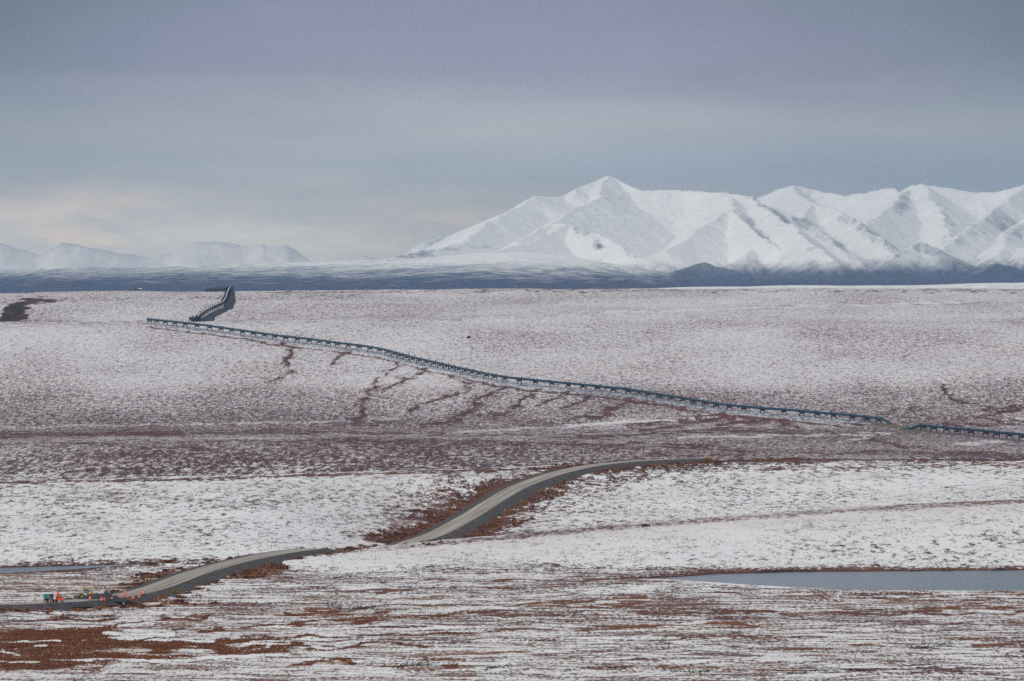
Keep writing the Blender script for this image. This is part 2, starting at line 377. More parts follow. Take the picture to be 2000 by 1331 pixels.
# crests scoured by wind: brown rims
for pts, v, wd in (([(640, 1079), (800, 1066), (1000, 1049), (1200, 1030), (1400, 1014), (1700, 995), (2000, 979)], -.30, 9), ([(0, 944), (500, 932), (870, 922), (1100, 912)], -.32, 4), ([(1400, 901), (1700, 899), (2000, 897)], -.30, 6),
                   ([(1400, 917), (1700, 914), (2000, 906)], -.1, 5)):
    stroke(snow, pts, wd, v, jit=5, asp=.6, seed=12, dhi=max(ray(*p)[1] for p in pts) + 12); stroke(rust, pts, wd, .25, jit=5, asp=.6, seed=12)
# valley floor streaks
for pts, wd, v in (([(0, 852), (300, 848), (620, 845), (900, 849), (1200, 851)], 7, -.45), ([(0, 864), (500, 860), (1000, 861)], 4, -.3), ([(0, 846), (400, 844), (620, 838), (740, 828), (840, 822)], 4, -.3),
                   ([(1140, 856), (1200, 853), (1260, 848), (1400, 840), (1500, 838)], 4, -.45), ([(1300, 868), (1400, 872), (1450, 884), (1440, 897)], 7, -.35), ([(1000, 867), (1200, 866), (1400, 870)], 6, -.3),
                   ([(1700, 858), (1720, 864), (1760, 871), (1850, 881), (1950, 889)], 3.5, -.6), ([(1720, 852), (1700, 858)], 5, -.5), ([(1530, 832), (1560, 835)], 6, -.5),
                   ([(1370, 840), (1560, 846), (1640, 848)], 5, -.3), ([(1200, 898), (1400, 890), (1500, 880)], 8, -.15), ([(1500, 895), (1700, 882), (2000, 893)], 7, -.22), ([(1270, 886), (1420, 893)], 5, -.3)):
    stroke(snow, pts, wd * .8, v * .6, jit=9, asp=.45, seed=14, feather=.95)
for pts, wd, v in (([(0, 836), (300, 829), (560, 826), (780, 818)], 5, .12), ([(900, 843), (1100, 833), (1350, 818)], 5, .13), ([(1100, 832), (1280, 820), (1400, 812)], 6, .14), ([(1330, 854), (1600, 850), (1700, 848)], 5, .2),
                   ([(1690, 852), (1740, 847)], 5, .2), ([(1640, 862), (1700, 855)], 5, .18), ([(1870, 868), (1960, 862)], 8, .2)):
    stroke(snow, pts, wd, v, jit=5, asp=.4, seed=15)
# seepage lines running down from the pipeline
seep = [[(556, 672), (568, 682), (558, 700), (563, 725), (545, 738), (530, 746)], [(575, 682), (566, 695), (558, 708)], [(770, 712), (752, 730), (745, 738), (720, 765)],
        [(832, 722), (800, 738), (770, 748), (740, 762), (718, 768), (712, 785), (706, 800), (718, 810), (690, 822)], [(885, 735), (926, 760), (905, 768), (870, 778), (820, 792), (800, 800)],
        [(985, 758), (960, 768), (932, 782), (936, 796), (915, 806), (870, 822), (820, 832)], [(1052, 760), (1020, 780), (1012, 795), (1000, 806), (960, 816)], [(1105, 763), (1080, 780), (1060, 790)],
        [(1160, 772), (1120, 790), (1095, 798)], [(1225, 780), (1210, 795), (1180, 808), (1130, 820)], [(1420, 808), (1340, 820), (1290, 826), (1230, 833)], [(1440, 816), (1360, 824), (1290, 834), (1260, 842)],
        [(680, 685), (665, 700), (650, 712)], [(1700, 826), (1650, 822)], [(1540, 822), (1480, 824), (1400, 832)]]
for i, s in enumerate(seep):
    w_ = 3.0 if i in (3, 0, 5, 10, 11) else 2.4
    stroke(snow, s, w_, -.32, jit=7, asp=.75, seed=20 + i, feather=.95); stroke(snow, s, w_ * 2.6, -.13, jit=12, asp=.75, seed=20 + i, feather=.95); stroke(rust, s, w_, .35, jit=7, asp=.75, seed=20 + i)
# dark willow thicket far left and drainage at right
stroke(snow, [(0, 628, 3), (25, 620, 12), (40, 608, 12), (25, 604, 10), (38, 594, 6), (60, 588, 5), (110, 585, 2)], 8, -1.4, jit=10, asp=.8, seed=2); stroke(dark, [(0, 628, 3), (25, 620, 12), (40, 608, 12), (25, 604, 10), (38, 594, 6)], 8, .9, jit=10, asp=.8, seed=2)
for pts, wd, v in (([(1832, 750), (1838, 762), (1855, 775), (1862, 782), (1900, 790), (1925, 800), (1990, 795)], 4, -.5), ([(1925, 800), (1960, 806), (2010, 796)], 4, -.4), ([(1900, 812), (1950, 820), (2000, 826)], 4, -.4),
                   ([(1720, 806), (1780, 800), (1830, 794)], 5, -.25), ([(1850, 830), (1920, 828), (2000, 832)], 5, -.4), ([(1870, 818), (1920, 812), (1990, 803)], 5, -.3),
                   ([(0, 587), (120, 585), (350, 583), (700, 580)], 3, -.25), ([(0, 630), (200, 629), (290, 628)], 3, -.3), ([(450, 629), (800, 626), (1200, 610), (1600, 600), (2000, 590)], 2.5, -.25),
                   ([(500, 572), (900, 568.5), (1200, 568), (2000, 568)], 2.5, -.5), ([(0, 574), (70, 573)], 2, -.5)):
    stroke(snow, pts, wd * .8, v * .62, jit=9, asp=.6, seed=40, feather=.95)
stroke(snow, [(1180, 612), (1500, 602), (1900, 590)], 3, .2, jit=6, asp=.6, seed=41)
for pts, wd in (([(0, 1253), (60, 1254), (110, 1251)], 3), ([(70, 1260), (90, 1260)], 3), ([(-10, 1272), (40, 1275)], 3), ([(100, 1288), (330, 1290)], 3), ([(200, 1239), (260, 1242), (330, 1240)], 7), ([(290, 1249), (420, 1252)], 4),
                ([(300, 1289), (420, 1283), (560, 1276)], 5), ([(480, 1261), (560, 1254)], 4), ([(-10, 1291), (80, 1294)], 3)):
    stroke(snow, pts, wd, .8, jit=9, asp=.4, seed=46)
edge = [(u, np.interp(u, [p[0] for p in PIPE_PX], [p[1] for p in PIPE_PX]) + np.interp(u, [288, 900, 1700], [6, 10, 10])) for u in range(290, 1700, 45)]
stroke(snow, edge, 1.5, -.30, jit=4, asp=.8, seed=47, dlo=3500, dhi=5200, feather=.9); stroke(rust, edge, 2.0, .25, jit=4, asp=.8, seed=47, dlo=3500, dhi=5200)
# broad soft variation
snow += .065 * fbm(X / 90, Y / 220, 3, 90) * sstep(1900, 2200, Y) + .07 * fbm(X / 70, Y / 40, 3, 93) * (1 - sstep(1900, 2200, Y))
rust += .3 * fbm(X / 50, Y / 60, 3, 95) + .2 * fbm(X / 12, Y / 20, 2, 96)
gme = np_mesh('ground', np.stack([X, Y, Z], -1).reshape(-1, 3), grid_faces(nr, nc))
attr(gme, 'snow', snow); attr(gme, 'rust', rust); attr(gme, 'dark', np.clip(dark, 0, 1)); attr(gme, 'flat', flat); thin_ = sstep(2880, 3300, Y) * (1 - sstep(7000, 8000, Y))
thin_ = np.maximum(thin_, .15 * (1 - sstep(1880, 1960, Y)) * sstep(-.35, .45, fbm(X / 130, Y / 26, 4, 98) + .25))
thin_ = np.maximum(thin_, .35 * sstep(2080, 2180, Y) * (1 - sstep(2900, 3000, Y)) * sstep(-.1, .7, fbm(X / 60, Y / 90, 3, 99)))
crestb = np.interp(PU, [640, 800, 1000, 1200, 1400, 1700, 2000], [1077, 1064, 1046, 1027, 1011, 992, 976])
kk = np.exp(-np.abs(PY - crestb - 6) / 24) * (Y < 2300) * (Y > 1960) * sstep(560, 760, PU); thin_ = np.maximum(thin_, np.clip(kk * 1.3, 0, 1)); snow -= .13 * kk
attr(gme, 'thin', thin_)

# ------------------------------------------------------------------ node material helper
class NM:
    def __init__(s, name):
        s.m = bpy.data.materials.new(name); s.m.use_nodes = True; s.t = s.m.node_tree; s.N = s.t.nodes; s.L = s.t.links
        s.b = s.N['Principled BSDF']; s.b.inputs['Roughness'].default_value = .85; s.b.inputs['Specular IOR Level'].default_value = .25
    def math(s, op, *a, clamp=False):
        m = s.N.new('ShaderNodeMath'); m.operation = op; m.use_clamp = clamp
        for i, v in enumerate(a):
            if isinstance(v, (int, float)): m.inputs[i].default_value = v
            else: s.L.new(v, m.inputs[i])
        return m.outputs[0]
    def pos(s): return s.N.new('ShaderNodeNewGeometry').outputs['Position']
    def obj(s): return s.N.new('ShaderNodeTexCoord').outputs['Object']
    def attr(s, n):
        a = s.N.new('ShaderNodeAttribute'); a.attribute_name = n; return a.outputs['Fac']
    def map(s, v, sc=(1, 1, 1), rot=(0, 0, 0), loc=(0, 0, 0)):
        m = s.N.new('ShaderNodeMapping'); s.L.new(v, m.inputs[0]); m.inputs['Scale'].default_value = sc
        m.inputs['Rotation'].default_value = rot; m.inputs['Location'].default_value = loc; return m.outputs[0]
    def noise(s, v, scale=1., detail=4, rough=.55, dist=0.):
        n = s.N.new('ShaderNodeTexNoise'); s.L.new(v, n.inputs['Vector']); n.inputs['Scale'].default_value = scale
        n.inputs['Detail'].default_value = detail; n.inputs['Roughness'].default_value = rough; n.inputs['Distortion'].default_value = dist
        return n.outputs['Fac']
    def mix(s, f, a, b):
        m = s.N.new('ShaderNodeMix'); m.data_type = 'RGBA'
        if isinstance(f, (int, float)): m.inputs[0].default_value = f
        else: s.L.new(f, m.inputs[0])
        for i, v in ((6, a), (7, b)):
            if isinstance(v, tuple): m.inputs[i].default_value = v if len(v) == 4 else v + (1,)
            else: s.L.new(v, m.inputs[i])
        return m.outputs[2]
    def step(s, v, lo, hi):
        m = s.N.new('ShaderNodeMapRange'); m.interpolation_type = 'SMOOTHSTEP'; s.L.new(v, m.inputs[0])
        m.inputs[1].default_value = lo; m.inputs[2].default_value = hi; return m.outputs[0]
    def bump(s, h, strength=.4, dist=.2):
        b = s.N.new('ShaderNodeBump'); b.inputs['Strength'].default_value = strength; b.inputs['Distance'].default_value = dist
        s.L.new(h, b.inputs['Height']); s.L.new(b.outputs[0], s.b.inputs['Normal'])
    def color(s, c):
        if isinstance(c, tuple): s.b.inputs['Base Color'].default_value = c if len(c) == 4 else c + (1,)
        else: s.L.new(c, s.b.inputs['Base Color'])
        return s.m
def simple(name, col, rough=.6, metal=0., var=.25, scale=2.0):
    k = NM(name); n = k.noise(k.obj(), scale, 4)
    k.b.inputs['Roughness'].default_value = rough; k.b.inputs['Metallic'].default_value = metal
    return k.color(k.mix(n, tuple(c * (1 - var) for c in col), tuple(min(1, c * (1 + var)) for c in col)))

g = NM('snow_dusted_tundra'); P = g.pos()
az = math.atan2(.13, 1.0)
pS = g.map(P, (.30, .075, .1), (0, 0, -az))            # slope flutes, long axis up the hill
pF = g.map(P, (.05, .125, .1))                          # flat-ground peat ridges, long axis across
nS = g.noise(pS, 1, 7, .68); nF = g.noise(pF, 1, 8, .70, 1.0)
nT = g.noise(g.map(P, (.9, .22, .5)), 1, 4, .6)         # tussocks
nB = g.noise(g.map(P, (.035, .012, .1), (0, 0, -az)), 1, 4, .6)
fl = g.attr('flat')
nn = g.math('ADD', g.math('MULTIPLY', nF, fl), g.math('MULTIPLY', nS, g.math('SUBTRACT', 1.0, fl)))
cov = g.math('ADD', g.math('ADD', g.math('MULTIPLY', nn, 1.0), g.math('MULTIPLY', g.math('SUBTRACT', nT, .5), .55)), g.math('MULTIPLY', g.attr('snow'), .42))
cov = g.math('ADD', cov, g.math('MULTIPLY', g.math('SUBTRACT', nB, .5), .25))
nQ = g.noise(g.map(P, (.62, .15, .3), (0, 0, -az), (5, 2, 0)), 1, 6, .72)
thin = g.attr('thin')
covt = g.math('ADD', g.math('MULTIPLY', nQ, 1.25), g.math('ADD', g.math('MULTIPLY', nS, .75), g.math('MULTIPLY', g.attr('snow'), .85)))
mT = g.math('MULTIPLY', g.step(covt, .80, 1.20), .97)
mask = g.step(cov, .41, .56)
mask = g.math('ADD', g.math('MULTIPLY', mask, g.math('SUBTRACT', 1.0, thin)), g.math('MULTIPLY', mT, thin))
ru = g.math('ADD', g.attr('rust'), g.math('MULTIPLY', g.math('SUBTRACT', g.noise(g.map(P, (.12, .05, .1), loc=(9, 4, 0)), 1, 5, .65), .5), 1.6))
bare = g.mix(g.step(ru, -.45, .15), (.052, .020, .034), (.105, .036, .028))
bare = g.mix(g.step(ru, .15, .9), bare, (.20, .072, .016))
och = g.noise(g.map(P, (.5, .12, .2), loc=(3, 7, 1)), 1, 3, .6)
bare = g.mix(g.math('MULTIPLY', g.step(och, .55, .75), g.step(ru, .1, .6)), bare, (.33, .17, .022))
bare = g.mix(g.step(nT, .35, .75), bare, (.15, .060, .045))
bare = g.mix(g.math('MULTIPLY', g.step(g.noise(g.map(P, (1.1, .3, .5), loc=(1, 8, 3)), 1, 4, .7), .45, .7), .6), bare, (.035, .016, .02))
bare = g.mix(g.attr('dark'), bare, (.012, .012, .014))
sn = g.mix(nB, (.72, .73, .735), (.83, .83, .81)); sn = g.mix(g.math('MULTIPLY', thin, .7), sn, (.70, .655, .665))
g.color(g.mix(mask, bare, sn)); g.bump(g.math('ADD', nT, g.math('MULTIPLY', nn, 2.)), .55, .5)
g.b.inputs['Roughness'].default_value = .9; g.b.inputs['Specular IOR Level'].default_value = .1
gme.materials.append(g.m)
go = link_mesh('ground', gme); tag(go, kind='structure')

# ------------------------------------------------------------------ water
wm = NM('lake_water'); wm.b.inputs['Roughness'].default_value = .12; wm.b.inputs['Specular IOR Level'].default_value = .5; wm.b.inputs['IOR'].default_value = 1.33
wn = wm.noise(wm.map(wm.pos(), (.35, 1.2, 1)), 1, 4, .6)
wm.color(wm.mix(wm.noise(wm.map(wm.pos(), (.02, .06, 1)), 1, 3), (.12, .13, .13), (.17, .175, .175))); wm.bump(wn, .25, .05)
def lake(name, poly):
    bm = bmesh.new(); c = poly.mean(0); P_ = [c + (p - c) for p in poly]
    vs = [bm.verts.new((p[0], p[1], LAKE)) for p in P_]; bm.faces.new(vs)
    bmesh.ops.triangulate(bm, faces=bm.faces[:]); me = bpy.data.meshes.new(name); bm.to_mesh(me); bm.free()
    for f in me.polygons:
        if f.normal.z < 0: me.flip_normals(); break
    return tag(link_mesh(name, me, wm.m), kind='structure')
def grow(P, d):
    c = P.mean(0); out = []
    n = len(P)
    for i in range(n):
        e = P[(i + 1) % n] - P[i - 1]; nrm = np.array([e[1], -e[0]]) / (np.linalg.norm(e) + 1e-9)
        if poly_sd(P, np.array([P[i][0] + nrm[0]]), np.array([P[i][1] + nrm[1]]))[0] < 0: nrm = -nrm
        out.append(P[i] + nrm * d)
    return np.array(out)
lake('lake_water', grow(LR, 1.5)); lake('lake_water', grow(LL, 1.5))

# ------------------------------------------------------------------ haul road (crowned gravel surface on a dark embankment)
T = np.gradient(RC, axis=0); T /= np.linalg.norm(T, axis=1)[:, None]; Nn = np.stack([T[:, 1], -T[:, 0]], 1)   # to the right of travel
fine = resample(np.c_[RC, RZ], 3.0); Tf = np.gradient(fine[:, :2], axis=0); Tf /= np.linalg.norm(Tf, axis=1)[:, None]; Nf = np.stack([Tf[:, 1], -Tf[:, 0]], 1)
HALF = 5.0
def strip(offs, dz, wob=0, seed=0):
    rows = []
    for k, (o, z_) in enumerate(zip(offs, dz)):
        oo = o + (wob * np.sign(o) * fbm(fine[:, 0] / 5 + k, fine[:, 1] / 6, 3, seed + k) if abs(o) > HALF + .5 else 0)
        rows.append(np.stack([fine[:, 0] + Nf[:, 0] * oo, fine[:, 1] + Nf[:, 1] * oo, fine[:, 2] + z_], -1))
    V = np.stack(rows, 1); return V.reshape(-1, 3), grid_faces(len(fine), len(offs)), np.repeat(np.array(offs)[None], len(fine), 0)
v, f_, off = strip([-3.9, -3.0, -1.5, 0, 1.7, 3.4, 4.9], [0, .05, .09, .12, .09, .05, 0])
rme = np_mesh('road', v, f_[:, ::-1]); attr(rme, 'off', off)
rm = NM('gravel_road'); o_ = rm.attr('off'); ap = rm.pos()
tr = rm.N.new('ShaderNodeTexNoise'); tr.noise_dimensions = '2D'; cb = rm.N.new('ShaderNodeCombineXYZ'); rm.L.new(o_, cb.inputs[0])
sy = rm.N.new('ShaderNodeSeparateXYZ'); rm.L.new(ap, sy.inputs[0]); rm.L.new(rm.math('MULTIPLY', sy.outputs[1], .006), cb.inputs[1])
rm.L.new(cb.outputs[0], tr.inputs['Vector']); tr.inputs['Scale'].default_value = 1.25; tr.inputs['Detail'].default_value = 3
edge = rm.step(rm.math('ABSOLUTE', o_), 3.6, 5.0)
rc = rm.mix(rm.step(tr.outputs[0], .36, .64), (.22, .19, .165), (.44, .395, .345))
rc = rm.mix(rm.math('MULTIPLY', edge, .55), rc, (.15, .145, .14)); rc = rm.mix(rm.math('MULTIPLY', rm.step(rm.noise(ap, .3, 4), .5, .8), .3), rc, (.17, .16, .15))
rm.color(rc)
tag(link_mesh('road', rme, rm.m), kind='structure')
v, f_, off = strip([-12, -9.5, -7.6, -6.2, -3.88], [-2.6, -1.5, -.45, -.12, -.03], .8, 3)
v2, f2, off2 = strip([4.88, 5.4, 8, 11, 14], [-.03, -.12, -1.0, -2.0, -2.9], 1.0, 9)
V = np.concatenate([v, v2]); FF = np.concatenate([f_[:, ::-1], f2[:, ::-1] + len(v)])
em = NM('dark_embankment_gravel'); pe = em.pos()
em.color(em.mix(em.step(em.noise(pe, .5, 6, .7), .35, .7), (.034, .031, .033), (.10, .088, .080))); em.bump(em.noise(pe, 1.5, 4, .7), .6, .3)
tag(link_mesh('road_embankment', np_mesh('road_embankment', V, FF), em.m), kind='structure')

# ------------------------------------------------------------------ mountains (near range)
def seg_field(x, y, segs):
    z = np.full(x.shape, -1e9)
    for (a, b, k, kb) in segs:
        e = b[:2] - a[:2]; L2 = e @ e + 1e-6
        t = np.clip(((x - a[0]) * e[0] + (y - a[1]) * e[1]) / L2, 0, 1)
        dx = x - a[0] - e[0] * t; dy = y - a[1] - e[1] * t; d = np.hypot(dx * 1.55, dy)
        kk = np.where(dy < 0, k, kb)
        zz = a[2] + (b[2] - a[2]) * t - kk * d / (1 + .00007 * d)
        z = np.maximum(z, zz)
    return z
def P3(u, y, D): return np.array([(u - 1000) / F * D * 1000, D * 1000, (EY - y) / F * D * 1000])
RID = []
def ridge(pts, k=.42, kb=.5):
    Q = [P3(*p) for p in pts]
    for a, b in zip(Q[:-1], Q[1:]): RID.append((a, b, k, kb))
ridge([(770, 500, 24.5), (880, 480, 27), (935, 452, 28.5), (965, 428, 29.5), (1000, 405, 30.5), (1045, 384, 31), (1085, 383, 31.5), (1110, 380, 31.5), (1140, 364, 32), (1165, 356, 32.2), (1191, 342, 32.4), (1215, 354, 32.3), (1255, 373, 32),
       (1330, 373, 32), (1400, 376, 31.8), (1462, 382, 31.5)], .33)
ridge([(1462, 382, 31.5), (1500, 407, 30), (1538, 435, 28.8), (1580, 470, 27.5), (1640, 520, 26)], .5)
ridge([(1191, 342, 32.4), (1170, 385, 31.2), (1120, 412, 30.2), (1070, 440, 29.2), (1010, 470, 28)], .36)
ridge([(1075, 436, 29.5), (1115, 436, 28.6), (1135, 445, 28.2), (1180, 466, 27.6), (1240, 498, 27), (1310, 527, 26.2)], .42)
ridge([(1115, 436, 28.6), (1070, 458, 28), (1020, 478, 27.2), (940, 497, 26.3)], .36)
ridge([(1420, 376, 31.8), (1428, 408, 29.8), (1450, 425, 29.3), (1480, 452, 28.7), (1515, 482, 28)], .45)
ridge([(1428, 408, 29.8), (1370, 448, 28.9), (1300, 490, 28)], .36)
# rear range
ridge([(1440, 400, 37), (1480, 384, 37), (1520, 370, 37), (1553, 361, 37), (1600, 371, 37), (1650, 380, 36.5), (1700, 372, 36.5), (1745, 365, 36), (1757, 376, 35.8), (1780, 363, 35.6), (1802, 358, 35.5), (1850, 366, 35.5), (1900, 373, 35.5), (1950, 372, 35.5), (2000, 361, 35.5), (2080, 348, 35.5), (2200, 372, 35.5), (2350, 360, 35.5)], .40)
ridge([(1553, 361, 37), (1560, 385, 35.5), (1590, 398, 33.5), (1560, 428, 31.2), (1500, 467, 29.4), (1440, 505, 27.5)], .45)
ridge([(1590, 398, 33.5), (1640, 411, 32), (1690, 445, 30.3), (1735, 478, 29), (1765, 497, 28.2)], .5)
ridge([(1590, 440, 30.8), (1610, 462, 29.6), (1650, 488, 28.6), (1690, 515, 27.6)], .5)
ridge([(1575, 480, 28.8), (1600, 486, 28.2), (1640, 510, 27.4)], .5)
ridge([(1757, 376, 35.8), (1765, 382, 34.4), (1715, 420, 32.6), (1680, 450, 31)], .45)
ridge([(1802, 358, 35.5), (1830, 400, 33.8), (1850, 440, 32.4), (1870, 470, 31)], .45)
ridge([(2000, 361, 35.5), (1960, 395, 33.5), (1900, 440, 31.8), (1860, 475, 30.3), (1800, 510, 29)], .45)
ridge([(2080, 380, 34), (2010, 420, 32), (1975, 455, 30.4), (1950, 500, 29)], .45)
ridge([(2080, 420, 31.5), (2030, 460, 29.5), (1990, 505, 28)], .45)
ridge([(1798, 472, 28.6), (1770, 486, 28), (1735, 508, 27.2), (1680, 535, 26.2)], .33); ridge([(1798, 472, 28.6), (1835, 488, 27.9), (1870, 510, 27), (1910, 540, 26)], .33)
ridge([(1900, 545, 25), (1950, 514, 25.6), (2010, 530, 25.2), (2080, 520, 25.4)], .26)
ridge([(1320, 540, 24.4), (1352, 519, 25), (1372, 511.5, 25.2), (1390, 518, 25), (1425, 524, 24.8), (1440, 527, 24.6), (1480, 545, 24.2)], .28)
ridge([(820, 476, 40), (845, 464, 40.5), (872, 457, 41), (905, 452, 41.5), (940, 470, 41)], .4, .4)
# piedmont swell on the left
mu = np.concatenate([np.linspace(-700, -20, 40)[:-1], np.arange(-20, 2021, 2.0), np.linspace(2021, 2700, 40)[1:]])
md = np.concatenate([np.arange(13000, 19500, 250), np.arange(19500, 24000, 60), np.arange(24000, 33000, 26), np.arange(33000, 38500, 55), np.arange(38500, 44001, 250)]).astype(float)
MY = np.repeat(md[:, None], len(mu), 1); MX = (mu[None] - 1000) / F * MY
wx = MX + 24 * fbm(MX / 300, MY / 500, 5, 200); wy = MY + 40 * fbm(MX / 500 + 50, MY / 700, 3, 210)
base = np.interp(MY, [13000, 16000, 19000, 22000, 26000, 30000, 44000], [-110, -62, -34, -22, -8, 10, 60])
muu = 1000 + (MX + 120 * fbm(MX / 700, MY / 900, 2, 205)) / MY * F
zc = (EY - np.interp(muu, [-700, -200, -60, 30, 90, 140, 260, 420, 600, 700, 800, 900, 1000, 1100, 1250, 1400, 2700], [560, 548, 541, 531, 524, 522, 520, 516, 513, 509, 503, 496, 491, 500, 524, 546, 548])) * 24500 / F
tt = np.clip((MY - 14500) / 10000, 0, 1); swell = np.where(MY < 24500, -75 + (zc + 75) * tt ** 1.25, zc - (MY - 24500) * .008)
base = np.maximum(base, swell)
MZ = np.maximum(seg_field(wx, wy, RID), base)
hgt = np.clip((MZ - base) / 260, 0, 1)
rg = 1 - np.abs(fbm(wx / 330, wy / 520, 5, 220, .55))
gul = 1 - np.abs(vnoise(wx / 150 + wy / 900, wy / 1300, 225))
MZ = MZ + hgt * (7 * (rg - .6)) + hgt * 6 * (gul - .6) + hgt * 3.5 * fbm(MX / 70, MY / 110, 4, 230) + 1.2 * fbm(MX / 160, MY / 500, 3, 240)
mme = np_mesh('mountains', np.stack([MX, MY, MZ], -1).reshape(-1, 3), grid_faces(len(md), len(mu)))
MPU = 1000 + MX / MY * F; MPY = EY - MZ / MY * F
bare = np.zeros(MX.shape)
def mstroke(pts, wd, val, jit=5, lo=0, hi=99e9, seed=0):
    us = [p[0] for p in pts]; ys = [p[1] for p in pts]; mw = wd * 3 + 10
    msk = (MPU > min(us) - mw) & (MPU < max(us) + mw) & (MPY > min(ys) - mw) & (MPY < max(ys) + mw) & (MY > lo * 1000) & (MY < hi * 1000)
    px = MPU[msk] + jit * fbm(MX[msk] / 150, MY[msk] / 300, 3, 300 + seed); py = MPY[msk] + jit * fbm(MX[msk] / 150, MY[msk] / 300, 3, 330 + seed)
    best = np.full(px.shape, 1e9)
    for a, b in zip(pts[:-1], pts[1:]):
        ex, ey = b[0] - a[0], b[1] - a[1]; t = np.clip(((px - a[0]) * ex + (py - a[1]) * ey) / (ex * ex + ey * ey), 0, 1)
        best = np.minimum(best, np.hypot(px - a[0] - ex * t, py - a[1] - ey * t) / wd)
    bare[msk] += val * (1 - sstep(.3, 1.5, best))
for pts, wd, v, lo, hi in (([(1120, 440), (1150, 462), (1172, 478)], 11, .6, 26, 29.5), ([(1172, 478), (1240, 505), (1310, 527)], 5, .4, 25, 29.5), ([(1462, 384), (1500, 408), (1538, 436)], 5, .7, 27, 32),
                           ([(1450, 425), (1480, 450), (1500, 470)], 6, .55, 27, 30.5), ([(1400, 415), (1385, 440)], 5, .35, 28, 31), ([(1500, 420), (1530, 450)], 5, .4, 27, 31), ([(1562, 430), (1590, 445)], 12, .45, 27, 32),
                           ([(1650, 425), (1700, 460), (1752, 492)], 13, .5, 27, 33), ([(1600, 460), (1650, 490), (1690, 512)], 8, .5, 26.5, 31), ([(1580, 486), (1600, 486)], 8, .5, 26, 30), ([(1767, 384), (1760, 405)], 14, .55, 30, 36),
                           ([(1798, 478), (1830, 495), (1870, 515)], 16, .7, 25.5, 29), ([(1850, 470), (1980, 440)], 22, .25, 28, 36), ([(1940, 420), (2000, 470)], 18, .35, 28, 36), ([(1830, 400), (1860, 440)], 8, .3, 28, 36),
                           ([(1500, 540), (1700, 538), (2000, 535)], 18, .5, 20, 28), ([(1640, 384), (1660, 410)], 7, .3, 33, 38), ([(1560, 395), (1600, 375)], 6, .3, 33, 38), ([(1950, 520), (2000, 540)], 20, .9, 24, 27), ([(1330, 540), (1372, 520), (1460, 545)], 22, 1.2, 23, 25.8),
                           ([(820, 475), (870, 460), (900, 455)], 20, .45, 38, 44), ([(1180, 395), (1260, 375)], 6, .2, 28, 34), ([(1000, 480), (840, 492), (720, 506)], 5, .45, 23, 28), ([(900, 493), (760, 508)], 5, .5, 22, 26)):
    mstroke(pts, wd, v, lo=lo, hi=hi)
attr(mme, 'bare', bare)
mm = NM('snowy_mountain'); mp = mm.pos(); ms = mm.N.new('ShaderNodeSeparateXYZ'); mm.L.new(mp, ms.inputs[0])
ge = mm.N.new('ShaderNodeNewGeometry'); ns_ = mm.N.new('ShaderNodeSeparateXYZ'); mm.L.new(ge.outputs['Normal'], ns_.inputs[0])
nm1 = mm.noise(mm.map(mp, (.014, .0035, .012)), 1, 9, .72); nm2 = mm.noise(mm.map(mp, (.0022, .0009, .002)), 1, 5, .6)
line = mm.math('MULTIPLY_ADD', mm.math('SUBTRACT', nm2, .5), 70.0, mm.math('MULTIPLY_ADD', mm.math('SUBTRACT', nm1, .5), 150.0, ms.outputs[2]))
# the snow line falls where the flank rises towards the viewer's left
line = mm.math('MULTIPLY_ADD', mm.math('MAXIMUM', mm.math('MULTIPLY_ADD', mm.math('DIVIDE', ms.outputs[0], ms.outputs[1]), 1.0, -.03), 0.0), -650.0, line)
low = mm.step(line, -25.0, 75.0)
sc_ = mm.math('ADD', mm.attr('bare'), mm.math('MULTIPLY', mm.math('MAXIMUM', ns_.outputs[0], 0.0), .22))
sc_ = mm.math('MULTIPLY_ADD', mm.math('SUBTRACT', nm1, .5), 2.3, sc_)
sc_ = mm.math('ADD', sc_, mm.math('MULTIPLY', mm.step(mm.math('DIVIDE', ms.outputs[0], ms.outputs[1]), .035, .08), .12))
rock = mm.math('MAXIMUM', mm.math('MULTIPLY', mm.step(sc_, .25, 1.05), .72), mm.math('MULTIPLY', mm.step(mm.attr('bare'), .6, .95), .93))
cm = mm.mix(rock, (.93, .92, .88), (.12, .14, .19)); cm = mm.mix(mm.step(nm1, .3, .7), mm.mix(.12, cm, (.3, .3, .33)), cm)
cm = mm.mix(low, mm.mix(mm.step(nm1, .45, .75), (.026, .045, .11), (.070, .080, .14)), cm)  # blue of the distance haze put into the colour of the bare lower slopes
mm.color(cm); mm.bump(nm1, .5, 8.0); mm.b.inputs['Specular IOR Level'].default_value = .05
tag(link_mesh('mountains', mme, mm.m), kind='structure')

# far pale range on the left, haze fade partly put into its cream colour
RID = []
for pts in ([(-150, 470, 62), (-60, 452, 62), (20, 466, 62), (90, 446, 62), (130, 442, 62), (200, 462, 62), (270, 470, 62), (330, 448, 62), (400, 440, 62), (450, 450, 62), (520, 446, 62), (560, 452, 62), (600, 476, 62), (660, 484, 62), (720, 478, 62), (780, 470, 62), (860, 490, 62)],
            [(380, 506, 56), (415, 491, 56), (450, 506, 56)], [(480, 500, 58), (520, 486, 58), (580, 500, 58)], [(-60, 520, 55), (60, 498, 55), (120, 505, 55), (200, 496, 55), (260, 512, 55)], [(620, 505, 55), (700, 492, 56), (780, 488, 56)]):
    ridge([(a, b + 27 + 5 * math.sin(a * .05) + (5 if b < 450 else 0), c * .88) for a, b, c in pts], .5)
fu = np.arange(-300, 1000, 4.0); fd = np.arange(43500, 56500, 110.0)
FY = np.repeat(fd[:, None], len(fu), 1); FX = (fu[None] - 1000) / F * FY
wx = FX + 300 * fbm(FX / 1500, FY / 1500, 3, 400); wy = FY + 300 * fbm(FX / 1500 + 50, FY / 1500, 3, 410)
